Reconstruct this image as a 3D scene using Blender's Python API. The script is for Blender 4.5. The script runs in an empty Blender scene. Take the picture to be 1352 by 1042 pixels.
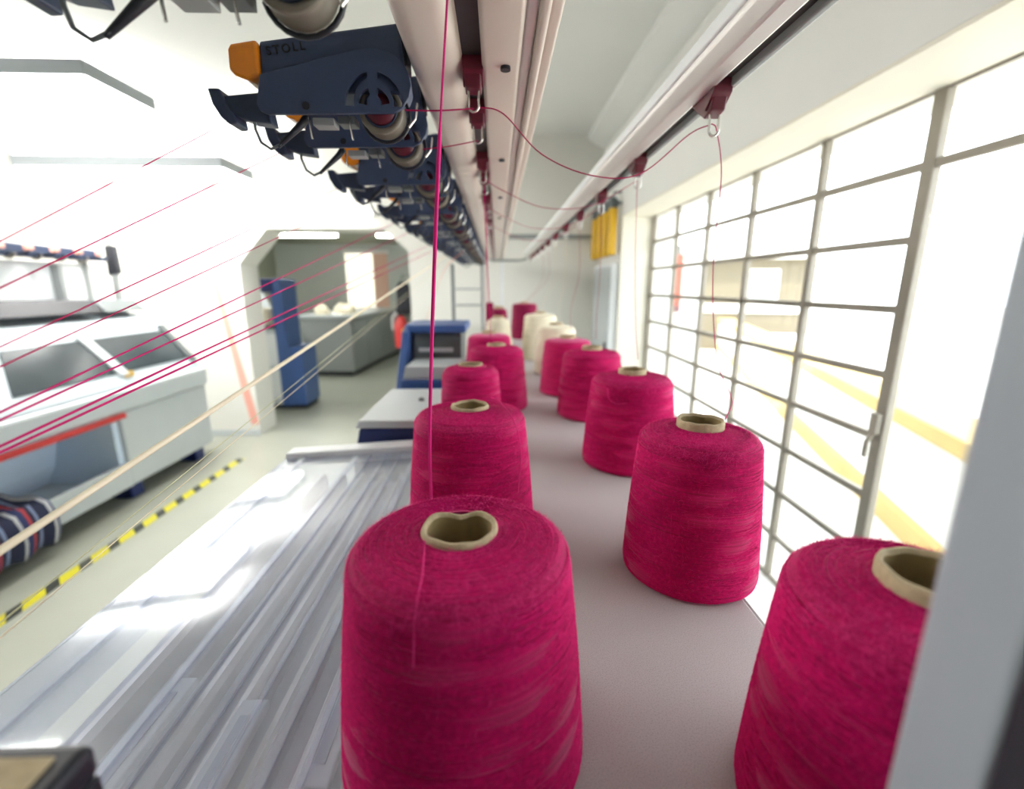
import bpy, bmesh, math, random
from mathutils import Vector, Matrix

random.seed(11)
scene = bpy.context.scene
COL = scene.collection
PI = math.pi

# ------------------------------------------------------------------ camera
FPX = 612.0
CAM = Vector((0.0, 0.0, 1.53))
PITCH, YAW = math.radians(13.152), math.radians(1.823)
cd = bpy.data.cameras.new('camera')
cam = bpy.data.objects.new('camera', cd)
COL.objects.link(cam)
fwd = Vector((math.sin(YAW) * math.cos(PITCH), math.cos(YAW) * math.cos(PITCH), -math.sin(PITCH)))
rgt = fwd.cross(Vector((0, 0, 1))).normalized()
upv = rgt.cross(fwd)
mw = Matrix((rgt, upv, -fwd)).transposed().to_4x4()
mw.translation = CAM
cam.matrix_world = mw
cd.sensor_width = 36.0
cd.sensor_fit = 'HORIZONTAL'
cd.lens = FPX * 36.0 / 1352.0
cd.clip_start = 0.01
cd.clip_end = 200
cd.dof.use_dof = True
cd.dof.focus_distance = 0.47
cd.dof.aperture_fstop = 3.0
scene.camera = cam

# ------------------------------------------------------------------ world, sun, exposure
world = bpy.data.worlds.new('sky')
scene.world = world
world.use_nodes = True
bg = world.node_tree.nodes['Background']
bg.inputs['Color'].default_value = (0.90, 0.95, 1.0, 1)
bg.inputs['Strength'].default_value = 4.6

sd = bpy.data.lights.new('sun', 'SUN')
sd.energy = 6.0
sd.angle = math.radians(1.0)
sd.color = (1.0, 0.96, 0.88)
sun = bpy.data.objects.new('sun', sd)
COL.objects.link(sun)
sun.rotation_euler = (math.radians(12), math.radians(-38), 0)   # over the roof, onto the yard
sun.location = (-5, 0, 12)

vs = scene.view_settings
vs.view_transform = 'Standard'
vs.look = 'None'
vs.gamma = 1.0
vs.use_curve_mapping = False
vs.exposure = 0.62

# ------------------------------------------------------------------ materials
def nt(name):
    m = bpy.data.materials.new(name)
    m.use_nodes = True
    t = m.node_tree
    return m, t, t.nodes, t.links, t.nodes['Principled BSDF']

def mat(name, c, rough=0.5, metal=0.0, noise=0.06, nscale=30.0, bump=0.0, bscale=200.0, emit=None, estr=0.0, spec=0.5, coat=0.0):
    m, t, N, L, b = nt(name)
    tc = N.new('ShaderNodeTexCoord')
    nz = N.new('ShaderNodeTexNoise')
    nz.inputs['Scale'].default_value = nscale
    nz.inputs['Detail'].default_value = 4
    L.new(tc.outputs['Object'], nz.inputs['Vector'])
    mx = N.new('ShaderNodeMix')
    mx.data_type = 'RGBA'
    mx.inputs[6].default_value = (*[max(0, v * (1 - noise)) for v in c], 1)
    mx.inputs[7].default_value = (*[min(1, v * (1 + noise)) for v in c], 1)
    L.new(nz.outputs['Fac'], mx.inputs[0])
    L.new(mx.outputs[2], b.inputs['Base Color'])
    b.inputs['Roughness'].default_value = rough
    b.inputs['Metallic'].default_value = metal
    b.inputs['Specular IOR Level'].default_value = spec
    b.inputs['Coat Weight'].default_value = coat
    if bump:
        n2 = N.new('ShaderNodeTexNoise')
        n2.inputs['Scale'].default_value = bscale
        n2.inputs['Detail'].default_value = 5
        L.new(tc.outputs['Object'], n2.inputs['Vector'])
        bp = N.new('ShaderNodeBump')
        bp.inputs['Strength'].default_value = bump
        bp.inputs['Distance'].default_value = 0.002
        L.new(n2.outputs['Fac'], bp.inputs['Height'])
        L.new(bp.outputs['Normal'], b.inputs['Normal'])
    if emit:
        b.inputs['Emission Color'].default_value = (*emit, 1)
        b.inputs['Emission Strength'].default_value = estr
    return m

def speckle(name, c, dark, scale, rough, amt=0.5):
    m, t, N, L, b = nt(name)
    tc = N.new('ShaderNodeTexCoord')
    nz = N.new('ShaderNodeTexNoise')
    nz.inputs['Scale'].default_value = scale
    nz.inputs['Detail'].default_value = 3
    L.new(tc.outputs['Object'], nz.inputs['Vector'])
    cr = N.new('ShaderNodeValToRGB')
    cr.color_ramp.elements[0].position = 0.36
    cr.color_ramp.elements[0].color = (*dark, 1)
    cr.color_ramp.elements[1].position = 0.52
    cr.color_ramp.elements[1].color = (*c, 1)
    L.new(nz.outputs['Fac'], cr.inputs['Fac'])
    L.new(cr.outputs['Color'], b.inputs['Base Color'])
    b.inputs['Roughness'].default_value = rough
    bp = N.new('ShaderNodeBump')
    bp.inputs['Strength'].default_value = 0.15
    bp.inputs['Distance'].default_value = 0.001
    L.new(nz.outputs['Fac'], bp.inputs['Height'])
    L.new(bp.outputs['Normal'], b.inputs['Normal'])
    return m

def yarn_mat(name, c1, c2, sheen):
    """wound yarn: streaks and ridges that run round the cone, in UV space (u round, v up)"""
    m, t, N, L, b = nt(name)
    uv = N.new('ShaderNodeUVMap')
    mp = N.new('ShaderNodeMapping')
    mp.inputs['Scale'].default_value = (5, 420, 1)
    L.new(uv.outputs['UV'], mp.inputs['Vector'])
    n1 = N.new('ShaderNodeTexNoise')
    n1.inputs['Scale'].default_value = 1.0
    n1.inputs['Detail'].default_value = 6
    n1.inputs['Roughness'].default_value = 0.65
    L.new(mp.outputs['Vector'], n1.inputs['Vector'])
    mp2 = N.new('ShaderNodeMapping')
    mp2.inputs['Scale'].default_value = (9, 330, 1)
    mp2.inputs['Rotation'].default_value = (0, 0, 0.018)
    L.new(uv.outputs['UV'], mp2.inputs['Vector'])
    n2 = N.new('ShaderNodeTexNoise')
    n2.inputs['Scale'].default_value = 1.0
    n2.inputs['Detail'].default_value = 4
    L.new(mp2.outputs['Vector'], n2.inputs['Vector'])
    ad = N.new('ShaderNodeMath')
    ad.operation = 'ADD'
    L.new(n1.outputs['Fac'], ad.inputs[0])
    L.new(n2.outputs['Fac'], ad.inputs[1])
    mr = N.new('ShaderNodeMapRange')
    mr.inputs[1].default_value = 0.7
    mr.inputs[2].default_value = 1.3
    L.new(ad.outputs[0], mr.inputs[0])
    mx = N.new('ShaderNodeMix')
    mx.data_type = 'RGBA'
    mx.inputs[6].default_value = (*c1, 1)
    mx.inputs[7].default_value = (*c2, 1)
    L.new(mr.outputs[0], mx.inputs[0])
    L.new(mx.outputs[2], b.inputs['Base Color'])
    b.inputs['Roughness'].default_value = 0.85
    b.inputs['Specular IOR Level'].default_value = 0.15
    b.inputs['Sheen Weight'].default_value = 0.45
    b.inputs['Sheen Roughness'].default_value = 0.5
    b.inputs['Sheen Tint'].default_value = (*sheen, 1)
    bp = N.new('ShaderNodeBump')
    bp.inputs['Strength'].default_value = 0.8
    bp.inputs['Distance'].default_value = 0.0012
    L.new(ad.outputs[0], bp.inputs['Height'])
    L.new(bp.outputs['Normal'], b.inputs['Normal'])
    return m

def clear_mat(name, tint, gloss, rough=0.02, milk=0.0, milkc=(0.8, 0.85, 0.95)):
    """thin clear sheet: transparent with a Fresnel reflection, optionally a little milky"""
    m, t, N, L, b = nt(name)
    out = [n for n in N if n.type == 'OUTPUT_MATERIAL'][0]
    N.remove(b)
    tr = N.new('ShaderNodeBsdfTransparent')
    tr.inputs['Color'].default_value = (*tint, 1)
    gl = N.new('ShaderNodeBsdfGlossy')
    gl.inputs['Roughness'].default_value = rough
    lw = N.new('ShaderNodeLayerWeight')
    lw.inputs['Blend'].default_value = 0.5
    pw = N.new('ShaderNodeMath'); pw.operation = 'POWER'; pw.inputs[1].default_value = 5.0
    L.new(lw.outputs['Facing'], pw.inputs[0])
    fr = N.new('ShaderNodeMapRange')          # Schlick reflectance, the same from both sides
    fr.inputs[3].default_value = gloss
    fr.inputs[4].default_value = 0.95
    L.new(pw.outputs[0], fr.inputs[0])
    tc = N.new('ShaderNodeTexCoord')
    nz = N.new('ShaderNodeTexNoise')
    nz.inputs['Scale'].default_value = 3
    L.new(tc.outputs['Object'], nz.inputs['Vector'])
    df = N.new('ShaderNodeBsdfDiffuse')
    df.inputs['Color'].default_value = (*milkc, 1)
    m1 = N.new('ShaderNodeMixShader')
    ml = N.new('ShaderNodeMath')
    ml.operation = 'MULTIPLY'
    ml.inputs[1].default_value = milk * 2
    L.new(nz.outputs['Fac'], ml.inputs[0])
    L.new(ml.outputs[0], m1.inputs['Fac'])
    L.new(tr.outputs[0], m1.inputs[1])
    L.new(df.outputs[0], m1.inputs[2])
    m2 = N.new('ShaderNodeMixShader')
    L.new(fr.outputs[0], m2.inputs['Fac'])
    L.new(m1.outputs[0], m2.inputs[1])
    L.new(gl.outputs[0], m2.inputs[2])
    L.new(m2.outputs[0], out.inputs['Surface'])
    return m

def tape_mat():
    m, t, N, L, b = nt('hazard_tape')
    tc = N.new('ShaderNodeTexCoord')
    sp = N.new('ShaderNodeSeparateXYZ')
    L.new(tc.outputs['Object'], sp.inputs[0])
    ad = N.new('ShaderNodeMath'); ad.operation = 'ADD'
    L.new(sp.outputs[0], ad.inputs[0]); L.new(sp.outputs[1], ad.inputs[1])
    mu = N.new('ShaderNodeMath'); mu.operation = 'MULTIPLY'; mu.inputs[1].default_value = 1 / 0.20
    L.new(ad.outputs[0], mu.inputs[0])
    fc = N.new('ShaderNodeMath'); fc.operation = 'FRACT'
    L.new(mu.outputs[0], fc.inputs[0])
    gt = N.new('ShaderNodeMath'); gt.operation = 'GREATER_THAN'; gt.inputs[1].default_value = 0.6
    L.new(fc.outputs[0], gt.inputs[0])
    mx = N.new('ShaderNodeMix'); mx.data_type = 'RGBA'
    mx.inputs[6].default_value = (0.62, 0.56, 0.02, 1)
    mx.inputs[7].default_value = (0.03, 0.035, 0.03, 1)
    L.new(gt.outputs[0], mx.inputs[0])
    L.new(mx.outputs[2], b.inputs['Base Color'])
    b.inputs['Roughness'].default_value = 0.4
    return m

def stripes_mat():
    m, t, N, L, b = nt('striped_knit')
    uv = N.new('ShaderNodeTexCoord')
    sp = N.new('ShaderNodeSeparateXYZ')
    L.new(uv.outputs['Object'], sp.inputs[0])
    mu = N.new('ShaderNodeMath'); mu.operation = 'MULTIPLY'; mu.inputs[1].default_value = 5.5
    L.new(sp.outputs[1], mu.inputs[0])
    fc = N.new('ShaderNodeMath'); fc.operation = 'FRACT'
    L.new(mu.outputs[0], fc.inputs[0])
    cr = N.new('ShaderNodeValToRGB')
    cr.color_ramp.interpolation = 'CONSTANT'
    e = cr.color_ramp.elements
    e[0].position = 0; e[0].color = (0.02, 0.025, 0.06, 1)
    e[1].position = 0.25; e[1].color = (0.5, 0.5, 0.52, 1)
    for p, c in ((0.35, (0.03, 0.04, 0.12)), (0.55, (0.45, 0.05, 0.06)), (0.65, (0.02, 0.02, 0.05)), (0.8, (0.2, 0.25, 0.4)), (0.9, (0.02, 0.02, 0.05))):
        n = e.new(p); n.color = (*c, 1)
    L.new(fc.outputs[0], cr.inputs['Fac'])
    L.new(cr.outputs['Color'], b.inputs['Base Color'])
    b.inputs['Roughness'].default_value = 0.9
    return m

M = {}
M['magenta'] = yarn_mat('magenta_yarn', (0.30, 0.001, 0.050), (0.70, 0.007, 0.150), (1.0, 0.45, 0.7))
M['crimson'] = yarn_mat('crimson_yarn', (0.13, 0.002, 0.025), (0.26, 0.008, 0.06), (0.9, 0.3, 0.4))
M['cream'] = yarn_mat('cream_yarn', (0.70, 0.62, 0.44), (0.88, 0.82, 0.66), (1, 1, 0.9))
M['fuzz'] = mat('magenta_fibre', (0.80, 0.05, 0.25), 0.9, spec=0.1)
M['strand'] = mat('magenta_strand', (0.52, 0.008, 0.13), 0.8, spec=0.2)
M['wound'] = mat('wound_magenta_strand', (0.60, 0.006, 0.130), 0.85, noise=0.45, nscale=260, spec=0.15)
M['bright_strand'] = mat('bright_pink_strand', (0.72, 0.025, 0.22), 0.8, spec=0.2)
M['rose_strand'] = mat('rose_strand', (0.42, 0.012, 0.09), 0.8, spec=0.2)
M['cream_strand'] = mat('cream_strand', (0.84, 0.74, 0.55), 0.8, spec=0.2)
M['pale_strand'] = mat('pale_green_strand', (0.60, 0.60, 0.38), 0.8, spec=0.2)
M['card'] = mat('tube_cardboard', (0.50, 0.40, 0.25), 0.85, noise=0.3, nscale=160, bump=0.4, bscale=500)
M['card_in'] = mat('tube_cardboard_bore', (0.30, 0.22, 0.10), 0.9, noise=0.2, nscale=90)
M['shelf'] = speckle('shelf_laminate', (0.52, 0.48, 0.49), (0.40, 0.365, 0.37), 900, 0.62)
M['shelf_edge'] = mat('shelf_edging', (0.35, 0.33, 0.33), 0.5)
M['wall'] = mat('white_wall_paint', (0.80, 0.80, 0.77), 0.85, noise=0.03, nscale=2, bump=0.1, bscale=60)
M['wall_back'] = mat('white_back_wall_paint', (0.80, 0.79, 0.74), 0.85, noise=0.03, nscale=2, bump=0.1, bscale=60)
M['ceil'] = mat('ceiling_paint', (0.80, 0.80, 0.78), 0.9, noise=0.03, nscale=2)
M['reveal'] = mat('cream_reveal_paint', (0.82, 0.79, 0.68), 0.7, noise=0.04, nscale=5)
M['floor'] = mat('pale_green_floor', (0.37, 0.385, 0.325), 0.28, noise=0.08, nscale=3, bump=0.04, bscale=20)
M['bar'] = mat('glazing_bar_paint', (0.30, 0.27, 0.22), 0.5, noise=0.1, nscale=20)
M['glass'] = clear_mat('window_glass', (0.97, 0.98, 0.97), 0.03)
M['acrylic'] = clear_mat('acrylic_cover', (0.90, 0.92, 0.97), 0.07, rough=0.05, milk=0.20)
M['navy'] = mat('navy_plastic', (0.042, 0.062, 0.125), 0.42, noise=0.08, nscale=200, bump=0.08, bscale=1500)
M['navy2'] = mat('dark_navy_plastic', (0.028, 0.042, 0.085), 0.45, noise=0.1, nscale=100)
M['black'] = mat('black_plastic', (0.014, 0.016, 0.024), 0.45)
M['amber'] = mat('amber_lens', (0.85, 0.26, 0.01), 0.2, noise=0.15, nscale=60, coat=0.5)
M['steel'] = mat('bright_steel', (0.72, 0.71, 0.68), 0.25, 1.0)
M['alu'] = mat('brushed_aluminium', (0.80, 0.78, 0.76), 0.42, 0.55, noise=0.05, nscale=12)
M['ivory'] = mat('ivory_enamel', (0.72, 0.63, 0.56), 0.38, noise=0.06, nscale=6, coat=0.2)
M['slot'] = mat('dark_channel', (0.035, 0.03, 0.032), 0.5)
M['maroon'] = mat('maroon_plastic', (0.12, 0.005, 0.02), 0.4, coat=0.2)
M['tyre'] = mat('grey_beige_rubber', (0.19, 0.165, 0.13), 0.5, noise=0.1, nscale=80)
M['greyblue'] = mat('grey_blue_enamel', (0.36, 0.40, 0.45), 0.45, noise=0.05, nscale=8)
M['mgrey'] = mat('machine_light_grey', (0.56, 0.60, 0.62), 0.4, noise=0.04, nscale=4)
M['mwhite'] = mat('machine_white', (0.80, 0.83, 0.85), 0.4, noise=0.03, nscale=4)
M['bin_lit_tint'] = mat('bin_blue_light_tint', (0.70, 0.82, 0.96), 0.5, noise=0.04, nscale=4)  # pale blue tint stands in for blue light inside the bin
M['hoodgrey'] = mat('hood_pale_grey', (0.52, 0.58, 0.62), 0.4, noise=0.04, nscale=4)
M['mblue'] = mat('machine_blue', (0.05, 0.115, 0.33), 0.4, noise=0.06, nscale=8)
M['mblue_d'] = mat('machine_deep_blue', (0.012, 0.025, 0.13), 0.4, noise=0.06, nscale=8)
M['bed'] = mat('bed_grey_blue', (0.52, 0.55, 0.64), 0.45, noise=0.12, nscale=9)
M['dark_glass'] = mat('smoked_window', (0.045, 0.058, 0.065), 0.16, noise=0.4, nscale=3, spec=0.25)
M['red'] = mat('red_enamel', (0.55, 0.035, 0.035), 0.4)
M['dkgrey'] = mat('dark_grey_plastic', (0.12, 0.14, 0.145), 0.5)
M['midgrey'] = mat('mid_grey_enamel', (0.30, 0.32, 0.32), 0.5)
M['yellow'] = mat('yellow_enamel', (0.72, 0.42, 0.015), 0.4)
M['salmon'] = mat('salmon_paint', (0.86, 0.42, 0.34), 0.7)
M['tape'] = tape_mat()
M['stripes'] = stripes_mat()
M['lamp_body'] = mat('lamp_grey_tray', (0.17, 0.19, 0.20), 0.5)
M['lamp_lit'] = mat('lamp_diffuser', (0.9, 0.9, 0.9), 0.5, emit=(1.0, 0.98, 0.94), estr=12.0)
M['ceiling_fill'] = mat('added_ceiling_fill', (0.9, 0.9, 0.9), 0.5, emit=(1.0, 0.98, 0.95), estr=9.0)  # added glow for the tray tops, lifts the ceiling
M['room_lit'] = mat('far_room_tube', (0.9, 0.9, 0.9), 0.5, emit=(1.0, 0.99, 0.94), estr=55.0)
M['tube_lit'] = mat('fluorescent_tube', (0.9, 0.9, 0.9), 0.5, emit=(1.0, 0.98, 0.92), estr=16.0)
M['ochre'] = mat('ochre_render', (0.55, 0.40, 0.16), 0.9, noise=0.15, nscale=4, bump=0.2, bscale=30)
M['beige'] = mat('brown_render', (0.17, 0.145, 0.10), 0.9, noise=0.1, nscale=3)
M['yard'] = mat('pale_concrete', (0.62, 0.60, 0.58), 0.9, noise=0.08, nscale=3)
M['yard_white'] = mat('white_masonry', (0.8, 0.79, 0.76), 0.9, noise=0.05, nscale=3)
M['orange'] = mat('orange_red_enamel', (0.42, 0.045, 0.012), 0.45)
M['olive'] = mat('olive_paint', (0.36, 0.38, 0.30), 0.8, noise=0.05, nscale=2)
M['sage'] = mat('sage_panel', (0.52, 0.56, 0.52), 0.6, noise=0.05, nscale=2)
M['peach'] = mat('peach_paint', (0.70, 0.45, 0.34), 0.7)

# ------------------------------------------------------------------ mesh helpers
class MB:
    def __init__(s):
        s.v, s.f, s.sm, s.uv = [], [], [], {}
    def add(s, verts, faces, smooth=False):
        o = len(s.v)
        s.v += [tuple(p) for p in verts]
        for f in faces:
            s.f.append(tuple(i + o for i in f)); s.sm.append(smooth)
        return s
    def box(s, a, b):
        (x0, y0, z0), (x1, y1, z1) = a, b
        return s.add([(x0, y0, z0), (x1, y0, z0), (x1, y1, z0), (x0, y1, z0), (x0, y0, z1), (x1, y0, z1), (x1, y1, z1), (x0, y1, z1)],
                     [(0, 3, 2, 1), (4, 5, 6, 7), (0, 1, 5, 4), (1, 2, 6, 5), (2, 3, 7, 6), (3, 0, 4, 7)])
    def prism(s, poly, y0, y1, axis='Y', smooth=False):
        """poly: list of 2D points; axis Y -> (x,z) points, axis Z -> (x,y), axis X -> (y,z)"""
        def P(a, b, h):
            return (a, h, b) if axis == 'Y' else ((a, b, h) if axis == 'Z' else (h, a, b))
        n = len(poly)
        vs_ = [P(a, b, y0) for a, b in poly] + [P(a, b, y1) for a, b in poly]
        area = sum(poly[i][0] * poly[(i + 1) % n][1] - poly[(i + 1) % n][0] * poly[i][1] for i in range(n))
        fs = [tuple(range(n)), tuple(range(2 * n - 1, n - 1, -1))]
        fs += [((i + 1) % n, i, i + n, (i + 1) % n + n) for i in range(n)]
        flip = (area < 0) ^ (axis != 'Y')
        if flip:
            fs = [tuple(reversed(f)) for f in fs]
        return s.add(vs_, fs, smooth)
    def tube(s, pts, r, n=6, smooth=True, caps=True):
        pts = [Vector(p) for p in pts]
        rs = r if isinstance(r, (list, tuple)) else [r] * len(pts)
        rings = []
        prev = None
        for i, p in enumerate(pts):
            d = (pts[min(i + 1, len(pts) - 1)] - pts[max(i - 1, 0)]).normalized()
            if prev is None:
                a = Vector((0, 0, 1)) if abs(d.z) < 0.9 else Vector((1, 0, 0))
                u = d.cross(a).normalized()
            else:
                u = (prev - d * prev.dot(d)).normalized()
            prev = u
            w = d.cross(u)
            rings.append([p + (u * math.cos(2 * PI * k / n) + w * math.sin(2 * PI * k / n)) * rs[i] for k in range(n)])
        vs_ = [q for rg in rings for q in rg]
        fs = []
        for i in range(len(rings) - 1):
            for k in range(n):
                a, b = i * n + k, i * n + (k + 1) % n
                fs.append((a, b, b + n, a + n))
        s.add(vs_, fs, smooth)
        if caps:
            s.add(rings[0], [tuple(range(n - 1, -1, -1))])
            s.add(rings[-1], [tuple(range(n))])
        return s
    def lathe(s, prof, n=32, axis='Z', c=(0, 0, 0), smooth=True, closed=False):
        """prof: list of (r,h)"""
        vs_ = []
        for r, h in prof:
            for k in range(n):
                a = 2 * PI * k / n
                p = (r * math.cos(a), r * math.sin(a), h)
                if axis == 'Y':
                    p = (p[0], p[2], -p[1])
                elif axis == 'X':
                    p = (p[2], p[0], p[1])
                vs_.append((p[0] + c[0], p[1] + c[1], p[2] + c[2]))
        fs = []
        m = len(prof)
        for i in range(m if closed else m - 1):
            for k in range(n):
                a, b = i * n + k, i * n + (k + 1) % n
                j = ((i + 1) % m) * n
                fs.append((a, b, j + (k + 1) % n, j + k))
        s.add(vs_, fs, smooth)
        if not closed:
            s.add(vs_[:n], [tuple(range(n - 1, -1, -1))])
            s.add(vs_[-n:], [tuple(range(n))])
        return s
    def mesh(s, name):
        me = bpy.data.meshes.new(name)
        me.from_pydata(s.v, [], s.f)
        me.polygons.foreach_set('use_smooth', s.sm)
        me.update()
        return me
    def build(s, name, m, parent=None, bevel=0.0, seg=2):
        o = bpy.data.objects.new(name, s.mesh(name))
        o.data.materials.append(m)
        COL.objects.link(o)
        if parent:
            o.parent = parent
        if bevel:
            b = o.modifiers.new('bevel', 'BEVEL')
            b.width = bevel; b.segments = seg; b.limit_method = 'ANGLE'
        return o

def box(name, a, b, m, parent=None, bevel=0.0):
    return MB().box(a, b).build(name, m, parent, bevel)

def tag(o, label, cat, group=None):
    o['label'] = label; o['category'] = cat
    if group: o['group'] = group
    return o
def struct(o, label=None):
    o['kind'] = 'structure'
    if label: o['label'] = label
    return o
def empty(name, loc=(0, 0, 0)):
    o = bpy.data.objects.new(name, None)
    o.empty_display_size = 0.05
    COL.objects.link(o)
    o.location = loc
    return o
def thing(name, loc, label, cat, group=None):
    return tag(empty(name, loc), label, cat, group)
def copy_tree(o, parent=None):
    c = o.copy(); COL.objects.link(c); c.parent = parent
    for ch in o.children:
        copy_tree(ch, c)
    return c
def smooth_path(pts, n=8):
    """Catmull-Rom through the points"""
    P = [Vector(p) for p in pts]
    P = [P[0] * 2 - P[1]] + P + [P[-1] * 2 - P[-2]]
    out = []
    for i in range(1, len(P) - 2):
        for k in range(n):
            t = k / n
            a, b, c, d = P[i - 1], P[i], P[i + 1], P[i + 2]
            out.append(0.5 * ((2 * b) + (c - a) * t + (2 * a - 5 * b + 4 * c - d) * t * t + (3 * b - a - 3 * c + d) * t ** 3))
    out.append(P[-2])
    return out
ORD = ['first', 'second', 'third', 'fourth', 'fifth', 'sixth', 'seventh', 'eighth', 'ninth', 'tenth', 'eleventh', 'twelfth', 'thirteenth', 'fourteenth',
       'fifteenth', 'sixteenth', 'seventeenth', 'eighteenth', 'nineteenth', 'twentieth', 'twenty-first', 'twenty-second', 'twenty-third', 'twenty-fourth']

# ------------------------------------------------------------------ the hall
CEIL = 2.91
BACK = 4.75
WX = 1.02          # inner face of the window wall
WG = 1.28          # glass plane
WT, WB = 2.09, 0.19
WY0, WY1 = -0.48, 3.92
XL = -6.0

struct(box('floor', (XL, -6.0, -0.1), (WX + 0.5, 11.6, 0.0), M['floor']))
struct(box('ceiling', (XL - 0.2, -6.0, CEIL), (WX + 0.5, BACK + 0.3, CEIL + 0.15), M['ceil']))

wr = struct(box('wall_right', (WX, -6.0, WT), (WX + 0.45, BACK, CEIL), M['wall']))
for a, b in (((WX, -6.0, 0), (WX + 0.45, BACK, WB - 0.03)), ((WX, WY1 + 0.03, WB - 0.03), (WX + 0.45, BACK, WT)), ((WX, -6.0, WB - 0.03), (WX + 0.45, WY0, WT))):
    box('wall_section', a, b, M['wall'], wr)
box('window_soffit', (WX + 0.002, WY0, WT - 0.012), (WG + 0.02, WY1 + 0.03, WT + 0.0), M['reveal'], wr)
box('window_reveal', (WX + 0.002, WY1 + 0.015, WB), (WG + 0.02, WY1 + 0.03, WT - 0.012), M['reveal'], wr)
box('window_sill', (WX - 0.03, WY0, WB - 0.03), (WG + 0.02, WY1 + 0.015, WB), M['yard_white'], wr)
struct(MB().prism([(WX - 0.16, CEIL), (WX - 0.16, CEIL - 0.04), (WX - 0.05, CEIL - 0.10), (WX, CEIL - 0.12), (WX, CEIL)], -6.0, BACK).build('trim_1', M['ceil']))

# back wall with its eight-sided opening
AX0, AX1 = -2.50, -0.86
AZ0, AZ1 = 1.74, 2.07
CH0, CH1 = -2.20, -1.10
TH = 0.36
wb = struct(MB().box((XL, BACK, 0), (AX0, BACK + TH, CEIL)).build('wall_back', M['wall_back']))
box('wall_section', (AX1, BACK, 0), (WX + 0.45, BACK + TH, CEIL), M['wall_back'], wb)
box('lintel', (AX0, BACK, AZ1), (AX1, BACK + TH, CEIL), M['wall_back'], wb)
MB().prism([(AX0, AZ0), (CH0, AZ1), (AX0, AZ1)], BACK, BACK + TH).build('chamfer', M['wall_back'], wb)
MB().prism([(AX1, 1.86), (AX1, AZ1), (CH1, AZ1)], BACK, BACK + TH).build('chamfer', M['wall_back'], wb)
struct(box('baseboard_back', (XL, BACK - 0.012, 0), (AX0, BACK, 0.06), M['mgrey']))
struct(box('wall_rear', (XL, -6.2, 0), (WX + 0.45, -6.0, CEIL), M['midgrey']))  # unseen wall, kept grey to cut bounce onto the cones
wl = struct(box('wall_left', (XL - 0.2, -6.0, 0), (XL, BACK + 0.3, CEIL), M['wall']))
struct(box('trim_2', (-0.62, BACK - 0.03, 1.98), (0.97, BACK, 2.02), M['midgrey']), 'dark grey pipe run along the back wall')

# steel window
wn = struct(empty('window_1', (WG, 0, WB)), 'steel framed window of small panes')
ys = [3.92, 3.42, 2.92, 2.42, 1.92, 1.44, 0.96, 0.48, 0.0, -0.48]
zs = [(WT - WB) * k / 9 for k in range(10)]
def bar(y0, y1, z0, z1, name='glazing_bar', d=0.014):
    return box(name, (-d, y0, z0), (d, y1, z1), M['bar'], wn, 0.003)
for i, y in enumerate(ys):
    w = 0.021 if i in (0, 5, 9) else 0.0145
    bar(y - w, y + w, 0, WT - WB, 'mullion')
for k, z in enumerate(zs):
    w = 0.018 if k in (0, 9) else 0.0125
    for i in range(len(ys) - 1):
        if i in (5, 6) and k not in (0, 8, 9):
            continue
        bar(ys[i + 1] + 0.011, ys[i] - 0.011, z - w if k else 0, z + w if k < 9 else z, 'glazing_bar', 0.010)
pane_cache = {}
def pane(y0, y1, z0, z1):
    key = (round(y1 - y0, 3), round(z1 - z0, 3))
    if key not in pane_cache:
        pane_cache[key] = MB().box((-0.002, 0, 0), (0.002, y1 - y0, z1 - z0)).mesh('pane')
        pane_cache[key].materials.append(M['glass'])
    o = bpy.data.objects.new('pane', pane_cache[key])
    COL.objects.link(o); o.parent = wn; o.location = (0, y0, z0)
for i in range(len(ys) - 1):
    if i in (5, 6):
        pane(ys[i + 1] + 0.008, ys[i] - 0.008, 0.008, zs[8] - 0.008)
        pane(ys[i + 1] + 0.008, ys[i] - 0.008, zs[8] + 0.008, zs[9] - 0.01)
        continue
    for k in range(9):
        pane(ys[i + 1] + 0.008, ys[i] - 0.008, zs[k] + 0.008, zs[k + 1] - 0.008)
lt = MB().box((-0.035, 1.425, 0.86), (-0.014, 1.455, 0.93)).build('latch', M['bar'], wn, 0.003)
MB().tube([(-0.03, 1.44, 0.86), (-0.045, 1.44, 0.83), (-0.045, 1.44, 0.78)], 0.008, 8).build('latch_handle', M['bar'], lt)

# ------------------------------------------------------------------ yard outside the window
struct(box('ground', (WX + 0.45, -8, -0.25), (40, 60, -0.15), M['yard']))
def angled_wall(name, px, py, ang, length, th, z0, z1, m, label, cat, capm=None):
    r = thing(name, (px, py, z0), label, cat)
    r.rotation_euler.z = -ang
    box('face', (0, 0, 0), (th, length, z1 - z0), m, r)
    if capm:
        box('coping', (-0.03, 0, z1 - z0), (th + 0.03, length, z1 - z0 + 0.04), capm, r)
    return r
ANG = math.radians(18.5)
gw = thing('low_wall', (1.92, 0.3, -0.15), 'white garden wall with ochre coping outside the window', 'wall')
gw.rotation_euler.z = -ANG
box('face', (0, -1, 0.19), (0.3, 13, 0.74), M['yard_white'], gw)
box('coping', (-0.04, -1, 0.74), (0.34, 13, 0.85), M['ochre'], gw, 0.01)
MB().prism([(-0.02, 0.0), (-0.02, 0.15), (0.0, 0.19), (0.3, 0.19), (0.3, 0.0)], -1, 13).build('plinth', M['ochre'], gw)
tr_ = thing('terrace', (2.3, 0.3, -0.15), 'pale raised terrace behind the ochre coped garden wall', 'terrace')
tr_.rotation_euler.z = -ANG
box('slab', (0.0, -1, 0.0), (3.0, 10.5, 0.66), M['yard_white'], tr_)
hb = thing('building', (7.0, 12.0, -0.15), 'beige rendered building across the yard seen through panes', 'building')
hb.rotation_euler.z = -ANG
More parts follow.
